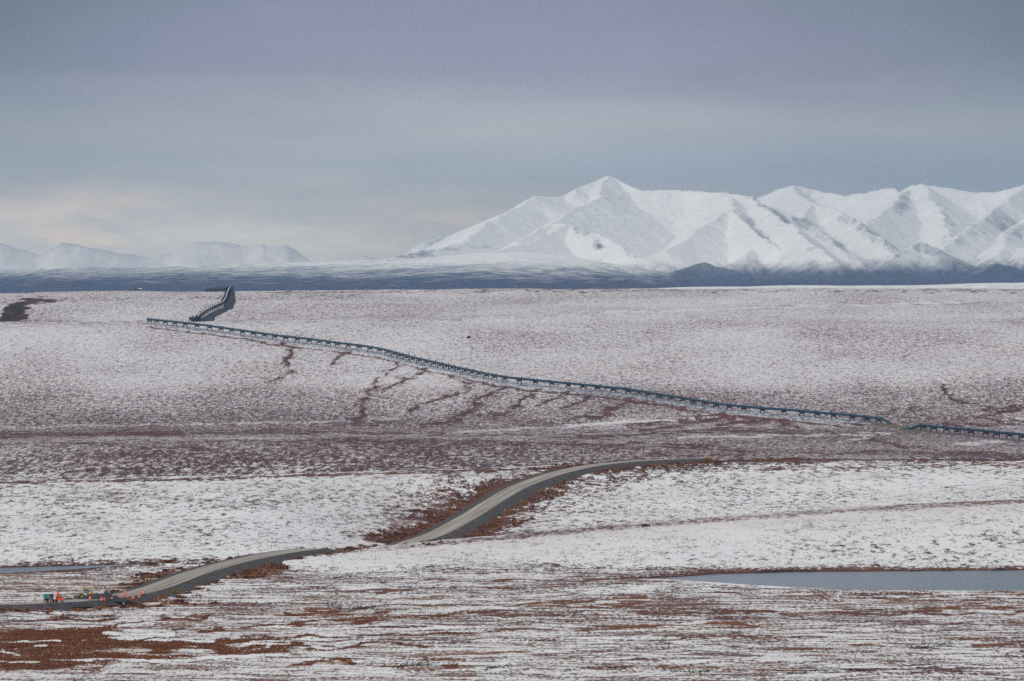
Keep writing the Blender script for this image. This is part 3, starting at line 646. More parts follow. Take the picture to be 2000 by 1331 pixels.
FZ = np.maximum(seg_field(wx, wy, RID), 10); FZ = FZ + np.clip(FZ / 150, 0, 1) * 60 * (1 - np.abs(fbm(wx / 600, wy / 900, 4, 420)) - .5)
fme = np_mesh('distant_mountains', np.stack([FX, FY, FZ], -1).reshape(-1, 3), grid_faces(len(fd), len(fu)))
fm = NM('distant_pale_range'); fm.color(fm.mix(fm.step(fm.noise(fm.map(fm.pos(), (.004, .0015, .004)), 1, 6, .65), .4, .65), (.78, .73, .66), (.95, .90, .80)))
tag(link_mesh('distant_mountains', fme, fm.m), kind='structure')

# ------------------------------------------------------------------ pipelines
steel = NM('teal_pipe_jacket'); steel.b.inputs['Metallic'].default_value = .35; steel.b.inputs['Roughness'].default_value = .45
sn1 = steel.noise(steel.pos(), .25, 3)
steel.color(steel.mix(sn1, (.006, .036, .074), (.016, .076, .120)))
post = simple('dark_support_steel', (.010, .022, .040), .6, .2)
snowcap = simple('settled_snow', (.75, .76, .78), .9)
def tube_mesh(name, P, r, seg=10, snow_top=False):
    P = np.array(P); T = np.gradient(P, axis=0); T /= np.linalg.norm(T, axis=1)[:, None]
    S_ = np.cross(T, np.array([0, 0, 1.])); S_ /= np.linalg.norm(S_, axis=1)[:, None]; Up = np.cross(S_, T)
    a = np.linspace(0, 2 * np.pi, seg + 1)
    V = P[:, None] + r * (np.cos(a)[None, :, None] * S_[:, None] + np.sin(a)[None, :, None] * Up[:, None])
    return np_mesh(name, V.reshape(-1, 3), grid_faces(len(P), seg + 1))
def box(bm, c, s, rz=0.0, taper=1.0):
    vs = []
    for dz in (-1, 1):
        for dx, dy in ((-1, -1), (1, -1), (1, 1), (-1, 1)):
            k = taper if dz > 0 else 1
            x, y = dx * s[0] / 2 * k, dy * s[1] / 2 * k
            vs.append(bm.verts.new((c[0] + x * math.cos(rz) - y * math.sin(rz), c[1] + x * math.sin(rz) + y * math.cos(rz), c[2] + dz * s[2] / 2)))
    for f in ((3, 2, 1, 0), (4, 5, 6, 7), (0, 1, 5, 4), (1, 2, 6, 5), (2, 3, 7, 6), (3, 0, 4, 7)): bm.faces.new([vs[i] for i in f])
def cyl(bm, a, b, r0, r1=None, seg=10, caps=True):
    r1 = r0 if r1 is None else r1; a = Vector(a); b = Vector(b); d = (b - a).normalized()
    s = d.cross(Vector((0, 0, 1))); s = Vector((1, 0, 0)) if s.length < 1e-3 else s.normalized(); t = d.cross(s)
    A = [bm.verts.new(a + (s * math.cos(q) + t * math.sin(q)) * r0) for q in [2 * math.pi * k / seg for k in range(seg)]]
    B = [bm.verts.new(b + (s * math.cos(q) + t * math.sin(q)) * r1) for q in [2 * math.pi * k / seg for k in range(seg)]]
    for k in range(seg): bm.faces.new((A[k], A[(k + 1) % seg], B[(k + 1) % seg], B[k]))
    if caps: bm.faces.new(A[::-1]); bm.faces.new(B)
def bmo(name, bm, mat, parent=None, loc=None, smooth=False):
    bmesh.ops.recalc_face_normals(bm, faces=bm.faces[:])
    me = bpy.data.meshes.new(name); bm.to_mesh(me); bm.free()
    if smooth: me.polygons.foreach_set('use_smooth', [True] * len(me.polygons))
    return link_mesh(name, me, mat, parent, loc)
# one support: two piles with finned tops, a crossbeam and a saddle; local x = along the beam, pipe centre at z = 3.35
PZ = 3.9
def support_mesh():
    bm = bmesh.new()
    for s in (-1, 1):
        cyl(bm, (s * 1.95, 0, -1.6), (s * 1.95, 0, 4.2), .33, seg=8)
        for k in range(4):
            q = k * math.pi / 4; box(bm, (s * 1.95, 0, 4.6), (.62, .05, 1.0), q)
    box(bm, (0, 0, 2.2), (3.9, .8, .65)); box(bm, (0, 0, 2.72), (1.6, 1.2, .50)); box(bm, (0, 0, 3.08), (1.1, 1.0, .26))
    for s in (-1, 1): box(bm, (s * .70, 0, 3.45), (.12, 1.0, .6))
    bmesh.ops.recalc_face_normals(bm, faces=bm.faces[:]); me = bpy.data.meshes.new('support_frame'); bm.to_mesh(me); bm.free(); me.materials.append(post); return me
SUP = support_mesh()
def pipeline(name, path_px, label, sup_step=18.3, dz_ends=(0, 0), r=.88, pts3=None, group='raised pipeline runs across the snowy hillside', zig=0.0, snowrange=None):
    P = rays(densify(path_px, 8)) if pts3 is None else resample(pts3, 12.0)
    P = resample(smooth_path(P[:, :2], 3), 6.0)
    n = len(P)
    if zig:
        s = np.arange(n) * 6.0; T = np.gradient(P, axis=0); T /= np.linalg.norm(T, axis=1)[:, None]
        tri = np.abs(((s / 330.0 + .2) % 1) - .5) * 4 - 1; env = np.minimum(1, np.minimum(s, s[-1] - s) / 120)
        P = P + np.stack([T[:, 1], -T[:, 0]], 1) * (tri * zig * env)[:, None]
    z = H(P[:, 0], P[:, 1]); zs = z.copy()
    for _ in range(30): zs[1:-1] = .25 * zs[:-2] + .5 * zs[1:-1] + .25 * zs[2:]
    pz = np.maximum(zs, z - .4) + PZ
    if dz_ends[0]: k = sstep(0, dz_ends[0], np.arange(n) * 6.0); pz = pz - (1 - k) * (PZ + .4)
    if dz_ends[1]: k = sstep(0, dz_ends[1], (n - 1 - np.arange(n)) * 6.0); pz = pz - (1 - k) * (PZ + .4)
    C = np.c_[P, pz]
    root = empty(name, (float(P[0, 0]), float(P[0, 1]), float(z[0])))
    off = Vector((-P[0, 0], -P[0, 1], -z[0]))
    tag(root, label, 'pipeline', group)
    pm = tube_mesh('pipe', C + np.array(off), r, 12); link_mesh('pipe', pm, steel.m, root)
    s = np.arange(n) * 6.0; T = np.gradient(C, axis=0); cnt = 0
    q = 6.0
    while q < s[-1] - 3 and cnt < 99:
        c = np.array([np.interp(q, s, C[:, k]) for k in range(3)]); t = np.array([np.interp(q, s, T[:, k]) for k in range(3)])
        gz = float(H(c[0], c[1])[0])
        if c[2] - gz > PZ * .72:
            o = bpy.data.objects.new('support_frame', SUP); COL.objects.link(o); o.parent = root
            o.location = (c[0] + off.x, c[1] + off.y, c[2] - PZ + off.z); o.rotation_euler = (0, 0, math.atan2(t[1], t[0]) + math.pi / 2); cnt += 1
        q += sup_step
    # snow lying along the crown of the pipe
    V = C + np.array(off); Tn = T / np.linalg.norm(T, axis=1)[:, None]; S_ = np.stack([Tn[:, 1], -Tn[:, 0], 0 * Tn[:, 0]], 1); 
    rows = [V + S_ * o_ + np.array([0, 0, h]) for o_, h in ((-.30, r * .90), (-.16, r * 1.02), (0, r * 1.06), (.16, r * 1.02), (.30, r * .90))]
    if snowrange:
        a, b = snowrange; i0, i1 = int(a * (n - 1)), int(b * (n - 1)) + 1
        M_ = np.stack(rows, 1)[i0:i1]
        link_mesh('snow_cap', np_mesh('snow_cap', M_.reshape(-1, 3), grid_faces(M_.shape[0], 5)[:, ::-1]), snowcap, root)
    return C, cnt
main_px = [(288, 633), (335, 637), (400, 645), (470, 655), (530, 664), (600, 672), (680, 682), (740, 690), (800, 707), (870, 723), (940, 739), (1000, 750), (1080, 757), (1160, 765), (1230, 772), (1290, 782), (1350, 792), (1420, 803), (1500, 810), (1580, 816), (1660, 823), (1715, 829), (1752, 834)]
MAINC, c1 = pipeline('pipeline', main_px, 'long teal pipeline run crossing the middle of the snowy hillside down to the right', dz_ends=(0, 24), zig=0, snowrange=None)
RIGHTC, c2 = pipeline('pipeline', [(1758, 839.5), (1790, 842), (1850, 848), (1910, 853), (2000, 862), (2100, 872), (2220, 884)], 'short teal pipeline run at the right edge, beyond the buried gap', dz_ends=(22, 0))
far_px = [(366, 637), (372, 633), (379, 630.5), (387, 627), (398, 618), (416, 608), (436, 600), (441, 590), (444, 581), (447, 574), (448, 570.5)]
_f = rays([(372, 631), (379, 630), (387, 626), (398, 617), (416, 607), (436, 599), (441, 589), (444, 580), (447, 573), (448, 570.2)])
far_pts = [(p[0], p[1], 0) for p in _f] + [(-493 * .5983 * 1.0, 5985, 0)]
far_pts[-1] = (far_pts[-2][0] + 1.5, far_pts[-2][1] + 45, 0)
FARC, c3 = pipeline('pipeline', None, 'far dark pipeline run climbing beside the gravel strip to the skyline at upper left', pts3=far_pts, r=.85, snowrange=(0.0, .98))
sk_pts = [((u - 1000) / F * D, D, 0) for u, D in ((443, 5880), (436, 5930), (424, 6000), (412, 6090), (402, 6170))]
SKC, c4 = pipeline('pipeline', None, 'short pipeline spur along the skyline left of the far run', pts3=sk_pts, r=.8)
print('supports', c1, c2, c3, c4)

# gravel work pads beside the pipe
def lay(name, L_, R_, mat, lift=.35, nx=6):
    L_ = resample(L_, 8.0); n = len(L_); R_ = resample(R_, 8.0); q = np.linspace(0, 1, n); R2 = np.stack([np.interp(q, np.linspace(0, 1, len(R_)), R_[:, k]) for k in range(2)], 1)
    t = np.linspace(0, 1, nx)[None, :, None]; G = L_[:, None, :2] * (1 - t) + R2[:, None] * t
    zz = H(G[..., 0].ravel(), G[..., 1].ravel()).reshape(G.shape[:2]); e = np.ones(nx); e[0] = e[-1] = -1.2
    Zs = zz.copy()
    for _ in range(6): Zs[1:-1] = .25 * Zs[:-2] + .5 * Zs[1:-1] + .25 * Zs[2:]
    V = np.concatenate([G, (np.maximum(Zs, zz - .1) + lift * e[None])[..., None]], -1)
    o = tag(link_mesh(name, np_mesh(name, V.reshape(-1, 3), grid_faces(n, nx)), mat), kind='structure')
    if sum(p.normal.z for p in o.data.polygons) < 0: o.data.flip_normals()
    return o
fc = rays([(376, 628.5), (388, 624), (406, 613), (432, 602), (441, 590), (445, 580), (449, 570.5)])
Rt = rays([(408, 628.5), (424, 620), (442, 611), (458, 603), (463, 590), (461, 580), (460, 570.5)])
dpad = NM('dark_gravel_pad'); dpad.color(dpad.mix(dpad.step(dpad.noise(dpad.pos(), .12, 5, .7), .3, .7), (.006, .014, .034), (.024, .028, .042)))
lay('gravel_pad', fc, Rt, dpad.m, .5)
lpad = NM('snowy_gravel_pad'); pn = lpad.noise(lpad.map(lpad.pos(), (.3, .12, .3)), 1, 6, .7)
lpad.color(lpad.mix(lpad.step(pn, .38, .62), (.10, .11, .13), (.42, .45, .50)))
mc = MAINC[::2, :2]; lay('gravel_pad', mc + np.array([2.5, 4.0]), mc + np.array([-1.0, -19.0]), lpad.m, .55)
rc2 = RIGHTC[::2, :2]; rpad = NM('bare_gravel_pad'); rpad.color(rpad.mix(rpad.step(rpad.noise(rpad.map(rpad.pos(), (.3, .1, .3)), 1, 5, .7), .3, .7), (.05, .055, .07), (.16, .13, .13)))
lay('gravel_pad', rc2 + np.array([0, 10.0]), rc2 + np.array([0, -26.0]), rpad.m, .4)
gp = rays([(1700, 829), (1740, 834), (1775, 838), (1810, 842)])[:, :2]
bpad = NM('buried_crossing_gravel'); bpad.color(bpad.mix(bpad.step(bpad.noise(bpad.pos(), .15, 4, .7), .35, .7), (.09, .065, .04), (.20, .155, .10)))
lay('buried_crossing', gp + np.array([0, 22]), gp + np.array([0, -26]), bpad.m, 1.0)

# ------------------------------------------------------------------ roadworks
orange = simple('safety_orange', (.80, .085, .03), .5, var=.12); white = simple('reflective_white', (.7, .62, .58), .5, var=.05)
rubber = simple('black_rubber', (.02, .02, .022), .8); teal = simple('teal_paint', (.01, .17, .16), .45); yellow = simple('machine_yellow', (.42, .30, .04), .5)
glass = simple('cab_glass', (.10, .18, .19), .15); grey = simple('grey_steel', (.12, .13, .14), .5); tan = simple('tan_paint', (.45, .30, .12), .6); red = simple('machine_red_orange', (.68, .07, .025), .45, var=.1)
def gpt(u, y, dz=0.0):
    q = ray(u, y); d, zr = road_dist(np.array([q[0]]), np.array([q[1]]))
    z = max(q[2], zr[0] + .08) if d[0] < 5.4 else q[2]
    return Vector((q[0], q[1], z + dz))
_RU = 1000 + RC[:, 0] / RC[:, 1] * F
def rpt(u, y):
    # a point on the raised road or its bank, seen at this photo pixel
    k = [i for i in range(len(RC)) if abs(_RU[i] - u) < 14]
    best = None
    for i in k or [int(np.argmin(np.abs(_RU - u)))]:
        D_ = -(RZ[i] + .06) * F / (y - EY)
        if best is None or abs(D_ - RC[i, 1]) < best[0]: best = (abs(D_ - RC[i, 1]), D_, RZ[i] + .06)
    _, D_, z_ = best; zr_ = z_
    for _ in range(12):
        d, zr = road_dist(np.array([(u - 1000) / F * D_]), np.array([D_])); z_ = zr[0] + .06 - min(1.7, max(0, d[0] - 5.0) * .33)
        D_ = .7 * D_ + .3 * (-z_ * F / (y - EY))
    return Vector(((u - 1000) / F * D_, D_, z_))
def copy_tree(o, parent=None):
    c = o.copy(); COL.objects.link(c); c.parent = parent
    for ch in [k for k in o.children]: copy_tree(ch, c)
    return c
def make_drum():
    r = empty('traffic_drum', (0, 0, 0))
    bm = bmesh.new(); cyl(bm, (0, 0, 0), (0, 0, .09), .42, .40, 12); bmo('rubber_base', bm, rubber, r)
    bm = bmesh.new(); z = .09; R_ = .36
    for k in range(5):
        cyl(bm, (0, 0, z), (0, 0, z + .215), R_, R_ - .015, 12); R_ -= .02; z += .215
    cyl(bm, (0, 0, z), (0, 0, z + .08), .10, .08, 8); bmo('body', bm, orange, r)
    for zc, rr in ((.42, .352), (.80, .318)):
        bm = bmesh.new(); cyl(bm, (0, 0, zc), (0, 0, zc + .11), rr, rr - .004, 12, caps=False); bmo('reflective_band', bm, white, r)
    return r
drum0 = make_drum()
drums = [(176, 1172.8, 'orange traffic drum leftmost of the row in front of the gravel pile'), (198.6, 1175, 'orange traffic drum, left one of the touching pair below the pile'), (203.4, 1175, 'orange traffic drum, right one of the touching pair below the pile'),
         (218.5, 1174.2, 'orange traffic drum alone before the right foot of the dark pile'), (231, 1174, 'orange traffic drum nearer of two at the right end of the pile'), (233.2, 1170, 'orange traffic drum farther of two at the right end of the pile'),
         (241.5, 1166, 'orange traffic drum lower one of the two where the light road begins'), (244.5, 1162, 'orange traffic drum upper one of the two where the light road begins'), (260, 1171.5, 'orange traffic drum by the low yellow bush at the road end'),
         (272, 1168.5, 'orange traffic drum midway along the right road edge'), (280.2, 1161.5, 'orange traffic drum farthest up the right road edge')]
for i, (u, y, lab) in enumerate(drums):
    o = drum0 if i == 0 else copy_tree(drum0)
    o.location = rpt(u, y); o.scale = (1.05, 1.05, 1.05); tag(o, lab, 'traffic drum', 'orange drums at the roadworks')
def make_delin():
    r = empty('delineator_post', (0, 0, 0))
    bm = bmesh.new(); cyl(bm, (0, 0, 0), (0, 0, .08), .25, .22, 8); bmo('rubber_base', bm, rubber, r)
    bm = bmesh.new(); cyl(bm, (0, 0, .08), (0, 0, 1.15), .11, .09, 8); bmo('post', bm, orange, r)
    bm = bmesh.new(); cyl(bm, (0, 0, .8), (0, 0, .95), .125, .125, 8, caps=False); bmo('reflective_band', bm, white, r); return r
del0 = make_delin()
for i, (u, y, lab) in enumerate([(301.5, 1151, 'slim orange delineator post, nearer one on the lower road'), (328, 1145, 'slim orange delineator post, farther one on the lower road'), (895, 1037.5, 'slim orange delineator post, farthest of three on the upper road edge'),
                                 (879, 1048.5, 'slim orange delineator post, middle of three on the upper road edge'), (865, 1056, 'slim orange delineator post half behind the snowy crest')]):
    o = del0 if i == 0 else copy_tree(del0); o.location = rpt(u, y); o.scale = (1.1, 1.1, 1.0); tag(o, lab, 'delineator', 'orange delineators along the gravel road')
# gravel pile
def heap(name, u, y, sx, sy, lumps, mat, label, cat, n=46):
    c = rpt(u, y); xs = np.linspace(-1, 1, n); GX, GY = np.meshgrid(xs * sx, xs * sy)
    zz = np.zeros(GX.shape)
    for (lx, ly, h, s) in lumps: zz = np.maximum(zz, h - np.hypot((GX - lx), (GY - ly) * 1.0) * s)
    zz = np.maximum(zz, 0) + .22 * fbm(GX / 1.4, GY / 1.4, 4, 500) * (zz > .02); e = np.maximum(np.abs(GX) / sx, np.abs(GY) / sy); zz = zz - .5 * (e > .97) - .25
    me = np_mesh(name, np.stack([GX, GY, zz], -1).reshape(-1, 3), grid_faces(n, n), False)
    return tag(link_mesh(name, me, mat, None, c), label, cat)
pm_ = NM('dark_crushed_gravel'); pm_.color(pm_.mix(pm_.step(pm_.noise(pm_.obj(), 1.6, 6, .75), .35, .7), (.022, .024, .034), (.065, .066, .075))); pm_.bump(pm_.noise(pm_.obj(), 4, 4), .6, .2)
heap('gravel_pile', 199, 1169.8, 8.0, 4.2, [(1.3, 0, 2.5, .62), (-1.6, .3, 1.9, .40), (-4.0, 0, 1.6, .36), (-6.0, 0, 1.2, .45), (4.2, -.3, 1.2, .45)], pm_.m, 'tall dark gravel pile behind the row of orange drums', 'gravel pile')
heap('gravel_windrow', 140, 1180, 6, 3.5, [(0, 0, .9, .3), (3, 0, .8, .3)], pm_.m, 'low dark gravel bank beside the left roadworks', 'gravel bank', 24)
# wheel loader behind the pile
def wheel(parent, x, y, r, wdt, mat=rubber):
    bm = bmesh.new(); cyl(bm, (x, y - wdt / 2, r), (x, y + wdt / 2, r), r, seg=16); o = bmo('wheel', bm, mat, parent)
    bm = bmesh.new(); cyl(bm, (x, y - wdt / 2 - .03, r), (x, y - wdt / 2, r), r * .5, seg=12); bmo('hub', bm, yellow, o); return o
q = rpt(168, 1169.5); ld = empty('wheel_loader', q, .25); tag(ld, 'wheel loader with yellow roof and dark glass cab behind the gravel pile', 'wheel loader')
for x in (-1.5, 1.6):
    for y in (-1.1, 1.1): wheel(ld, x, y, .75, .55)
bm = bmesh.new(); box(bm, (1.4, 0, 1.35), (2.4, 1.7, .9), taper=.9); box(bm, (-1.2, 0, 1.1), (1.6, 1.3, .6)); bmo('chassis', bm, yellow, ld)
bm = bmesh.new(); box(bm, (0, 0, 2.35), (1.5, 1.5, 1.35), taper=.92)
cb_ = bmo('cab', bm, glass, ld)
for x in (-.72, .72):
    for y in (-.72, .72):
        bm = bmesh.new(); box(bm, (x, y, 2.35), (.12, .12, 1.4)); bmo('pillar', bm, yellow, cb_)
bm = bmesh.new(); box(bm, (0, 0, 3.13), (2.0, 1.8, .2), taper=.85); bmo('roof', bm, yellow, ld)
bm = bmesh.new(); cyl(bm, (-1.0, -.5, 1.5), (-2.6, -.5, .7), .14); cyl(bm, (-1.0, .5, 1.5), (-2.6, .5, .7), .14); bmo('lift_arm', bm, yellow, ld)
bm = bmesh.new(); box(bm, (-2.9, 0, .75), (.12, 2.6, 1.1)); box(bm, (-3.2, 0, .28), (.8, 2.6, .12)); [box(bm, (-3.15, s * 1.28, .6), (.7, .08, .8)) for s in (-1, 1)]; bmo('bucket', bm, grey, ld)
bm = bmesh.new(); cyl(bm, (2.0, .5, 1.7), (2.0, .5, 2.6), .08); bmo('exhaust_pipe', bm, rubber, ld)
# teal tipping trailer
q = rpt(97, 1177.5); tr_ = empty('tipping_trailer', q, -.12); tag(tr_, 'teal tipping trailer with tan hydraulic arm left of the orange machine', 'trailer')
bm = bmesh.new(); box(bm, (-.75, 0, 1.85), (1.7, 2.0, 1.35)); bmo('hopper', bm, teal, tr_)
bm = bmesh.new(); box(bm, (-.75, -1.03, 2.5), (1.8, .08, .12)); box(bm, (-.75, -1.03, 1.25), (1.8, .08, .12)); bmo('rim', bm, rubber, tr_)
bm = bmesh.new(); box(bm, (.6, 0, 1.95), (.9, 1.8, 1.45), taper=.94); bmo('engine_housing', bm, simple('dark_teal', (.01, .05, .07), .5), tr_)
bm = bmesh.new(); box(bm, (0, 0, .95), (2.9, 1.2, .28)); bmo('chassis', bm, rubber, tr_)
for x in (-.9, .8):
    for y in (-.8, .8):
        wo = wheel(tr_, x, y, .48, .32)
bm = bmesh.new(); a_ = None
for k in range(8):
    p = (.05 + .28 * math.sin(k / 7 * 2.6), -1.15, 1.95 - k * .23)
    if a_: cyl(bm, a_, p, .10, .10, 8)
    a_ = p
bmo('hydraulic_arm', bm, tan, tr_); bm = bmesh.new(); cyl(bm, (.05, -1.2, 1.8), (.05, -1.2, 2.1), .2, .16, 8); bmo('arm_head', bm, orange, tr_)
# orange roller
q = rpt(115.5, 1177); ro = empty('road_roller', q, .1); tag(ro, 'small orange road roller with upright cab parked right of the teal trailer', 'road roller')
bm = bmesh.new(); box(bm, (-.1, 0, 1.0), (2.1, 1.5, .95), taper=.86); bmo('body', bm, red, ro)
bm = bmesh.new(); box(bm, (.95, 0, .9), (.8, 1.3, .75), taper=.7); bmo('engine_cover', bm, orange, ro)
bm = bmesh.new(); box(bm, (-.35, 0, 2.2), (1.0, 1.2, 1.15), taper=.78); cabr = bmo('cab', bm, red, ro)
bm = bmesh.new(); box(bm, (.12, -.1, 2.25), (.14, .9, .7)); bmo('window', bm, glass, cabr)
bm = bmesh.new(); box(bm, (-.2, 0, 1.56), (1.6, 1.45, .18)); bmo('deck', bm, rubber, ro)
bm = bmesh.new(); cyl(bm, (-.35, 0, 2.78), (-.35, 0, 3.15), .3, .16, 8); bmo('beacon', bm, red, ro)
bm = bmesh.new(); box(bm, (.5, 0, 2.1), (.3, .8, .9)); bmo('seat', bm, rubber, ro)
for x in (-.85, 1.0):
    bm = bmesh.new(); cyl(bm, (x, -.75, .45), (x, .75, .45), .45, seg=18); bmo('drum', bm, grey if x > 0 else rubber, ro)
# culvert pipe lying by the works
a = rpt(137, 1182.5); b = rpt(156, 1181.5); bm = bmesh.new(); d = (b - a); cyl(bm, (0, 0, .3), (d.x, d.y, .3 + d.z), .3, seg=14); o = bmo('culvert_pipe', bm, steel.m, None, a); tag(o, 'blue-grey culvert pipe lying on the verge left of the drums', 'culvert pipe')
a = rpt(241, 1183); bm = bmesh.new(); cyl(bm, (0, -1.0, .35), (0, 1.2, .45), .42, seg=14, caps=False); cyl(bm, (0, -.6, .35), (0, -.55, .35), .40, seg=14); o = bmo('culvert_end', bm, simple('pale_steel', (.4, .45, .48), .5), None, a); tag(o, 'short pale culvert end poking from the bank below the drums', 'culvert')
# person at the far end of the road
q = gpt(1403, 903)
# skin-modified standing figure in orange vest and dark trousers, on a quad bike-like grey crate
def person(loc, rz):
    r = empty('person', loc, rz); tag(r, 'standing person in orange vest and dark trousers where the gravel road tops the rise', 'person')
    J = {'pel': (0, 0, .95), 'chest': (0, 0, 1.32), 'neck': (0, 0, 1.50), 'head': (0, .01, 1.60), 'top': (0, 0, 1.74), 'sl': (-.19, 0, 1.44), 'sr': (.19, 0, 1.44), 'el': (-.25, .03, 1.15), 'er': (.26, .03, 1.15),
         'wl': (-.24, -.10, .92), 'wr': (.25, -.10, .92), 'hl': (-.10, 0, .90), 'hr': (.10, 0, .90), 'kl': (-.13, -.03, .50), 'kr': (.14, -.01, .50), 'al': (-.14, .02, .09), 'ar': (.16, .02, .09), 'tl': (-.15, -.16, .04), 'tr': (.18, -.16, .04),
         'fl': (-.24, -.14, .84), 'fr': (.25, -.14, .84)}
    E = [('pel', 'chest'), ('chest', 'neck'), ('neck', 'head'), ('head', 'top'), ('chest', 'sl'), ('chest', 'sr'), ('sl', 'el'), ('sr', 'er'), ('el', 'wl'), ('er', 'wr'), ('wl', 'fl'), ('wr', 'fr'), ('pel', 'hl'), ('pel', 'hr'), ('hl', 'kl'), ('hr', 'kr'), ('kl', 'al'), ('kr', 'ar'), ('al', 'tl'), ('ar', 'tr')]
    R = {'pel': .15, 'chest': .17, 'neck': .06, 'head': .10, 'top': .07, 'sl': .08, 'sr': .08, 'el': .055, 'er': .055, 'wl': .04, 'wr': .04, 'fl': .035, 'fr': .035, 'hl': .10, 'hr': .10, 'kl': .07, 'kr': .07, 'al': .05, 'ar': .05, 'tl': .045, 'tr': .045}
    ks = list(J); me = bpy.data.meshes.new('body'); me.from_pydata([J[k] for k in ks], [(ks.index(a), ks.index(b)) for a, b in E], [])
    bo = bpy.data.objects.new('body', me); COL.objects.link(bo); bo.parent = r
    sm = bo.modifiers.new('skin', 'SKIN'); sv = me.skin_vertices[0].data
    for i, k in enumerate(ks): sv[i].radius = (R[k], R[k]); sv[i].use_root = (k == 'pel')
    ss = bo.modifiers.new('sub', 'SUBSURF'); ss.levels = ss.render_levels = 2
    me.materials.append(simple('dark_work_clothes', (.02, .025, .05), .8))
    def shell(nm, secs, mat):
        n = 14; V = []; 
        for (z, a, b) in secs: V += [(a * math.cos(2 * math.pi * k / n), b * math.sin(2 * math.pi * k / n), z) for k in range(n + 1)]
        o = link_mesh(nm, np_mesh(nm, V, grid_faces(len(secs), n + 1)), mat, r); return o
    shell('safety_vest', [(.92, .21, .18), (1.1, .22, .19), (1.35, .25, .19), (1.48, .21, .14), (1.52, .10, .09)], orange)
    shell('hard_hat', [(1.66, .15, .17), (1.69, .135, .15), (1.76, .12, .13), (1.82, .07, .08), (1.84, .01, .01)], orange)
    return r
person(q, .2)
# low utility quad beside the person
q2 = gpt(1406.5, 902.5); qb = empty('quad_bike', q2, .5); tag(qb, 'small pale grey quad bike beside the person on the rise', 'quad bike')
bm = bmesh.new(); box(bm, (0, 0, .62), (1.3, .5, .3), taper=.8); box(bm, (.5, 0, .82), (.4, .5, .2), taper=.8); bmo('body', bm, simple('pale_grey_paint', (.35, .42, .46), .5), qb)
bm = bmesh.new(); box(bm, (-.15, 0, .85), (.6, .3, .14)); bmo('seat', bm, rubber, qb)
bm = bmesh.new(); cyl(bm, (.4, -.35, 1.05), (.4, .35, 1.05), .03); cyl(bm, (.4, 0, .8), (.4, 0, 1.05), .03); bmo('handlebar', bm, rubber, qb)
for x in (-.55, .6):
    for y in (-.42, .42): wheel(qb, x, y, .3, .2)
# small sheds on the far skyline
for (u, w_, h_, lab, mt) in ((266, 5.0, 1.6, 'low dark cabin on the far skyline, left one of two', post), (273.5, 5.0, 2.1, 'pale-roofed cabin on the far skyline, right one of two', grey)):
    D = 5890.0; x = (u - 1000) / F * D; z = float(H(x, D)[0]); r = empty('skyline_cabin', (x, D, z)); tag(r, lab, 'cabin', 'cabins on the far skyline')
    bm = bmesh.new(); box(bm, (0, 0, h_ / 2 - .3), (w_, 4, h_ + .6)); bmo('wall', bm, post, r)
    bm = bmesh.new(); box(bm, (0, 0, h_ + .15), (w_ * .94, 4.4, .5), taper=.8); bmo('roof', bm, snowcap if mt is grey else post, r)
    bm = bmesh.new(); box(bm, (w_ * .2, -2.03, .9), (.9, .06, 1.6)); bmo('door', bm, grey, r)
# boulders
def boulder(u, y, s, lab, mat):
    q = gpt(u, y); bm = bmesh.new(); bmesh.ops.create_icosphere(bm, subdivisions=3, radius=1)
    for v in bm.verts:
        k = 1 + .28 * float(vnoise(v.co.x * 1.7 + u, v.co.y * 1.7 + v.co.z * 2.1, 7)); v.co = Vector((v.co.x * s[0] * k, v.co.y * s[1] * k, v.co.z * s[2] * k))
    o = bmo('boulder', bm, mat, None, q + Vector((0, 0, s[2] * .35)), False); tag(o, lab, 'boulder', 'dark boulders on the snow'); return o
rk = simple('dark_rock', (.022, .022, .028), .8, var=.5, scale=1.5)
boulder(1262, 1030, (1.6, 1.2, .75), 'black rounded boulder lying just below the crest of the near snowy hill', rk)
boulder(773, 1045, (1.3, 1.5, .75), 'dark boulder in the snow left of where the road drops behind the hill', rk)
boulder(916, 661, (1.9, 1.5, 1.3), 'dark pointed boulder alone high on the far hillside above the pipeline', rk)
boulder(938, 661, (1.3, 1.0, .4), 'low dark slab right of the pointed boulder on the far hillside', rk)

# ------------------------------------------------------------------ low scrub and tussocks (uncountable)
def tufts(name, pts, size, mat, label, nt=5, seed=1):
    r_ = np.random.default_rng(seed); n = len(pts); pts = np.repeat(pts, nt, 0); sz = np.repeat(size, nt)
    a = r_.uniform(0, 2 * np.pi, n * nt); l = r_.uniform(.1, .9, n * nt) * sz
    c = pts + np.stack([np.cos(a) * l * .8, np.sin(a) * l * .8, -.05 * sz], -1)
    b = r_.uniform(0, np.pi, n * nt); wv = np.stack([np.cos(b), np.sin(b), 0 * b], -1) * (sz * r_.uniform(.25, .5, n * nt))[:, None]
    tip = np.stack([r_.normal(0, .25, n * nt) * sz, r_.normal(0, .25, n * nt) * sz, sz * r_.uniform(.5, 1.0, n * nt)], -1)
    V = np.stack([c - wv, c + wv, c + tip + wv * .5, c + tip - wv * .5], 1).reshape(-1, 3)
    Fc = np.arange(n * nt * 4).reshape(-1, 4); me = np_mesh(name, V, Fc, False)
    o = link_mesh(name, me, mat); return tag(o, label, 'ground cover', kind='stuff')
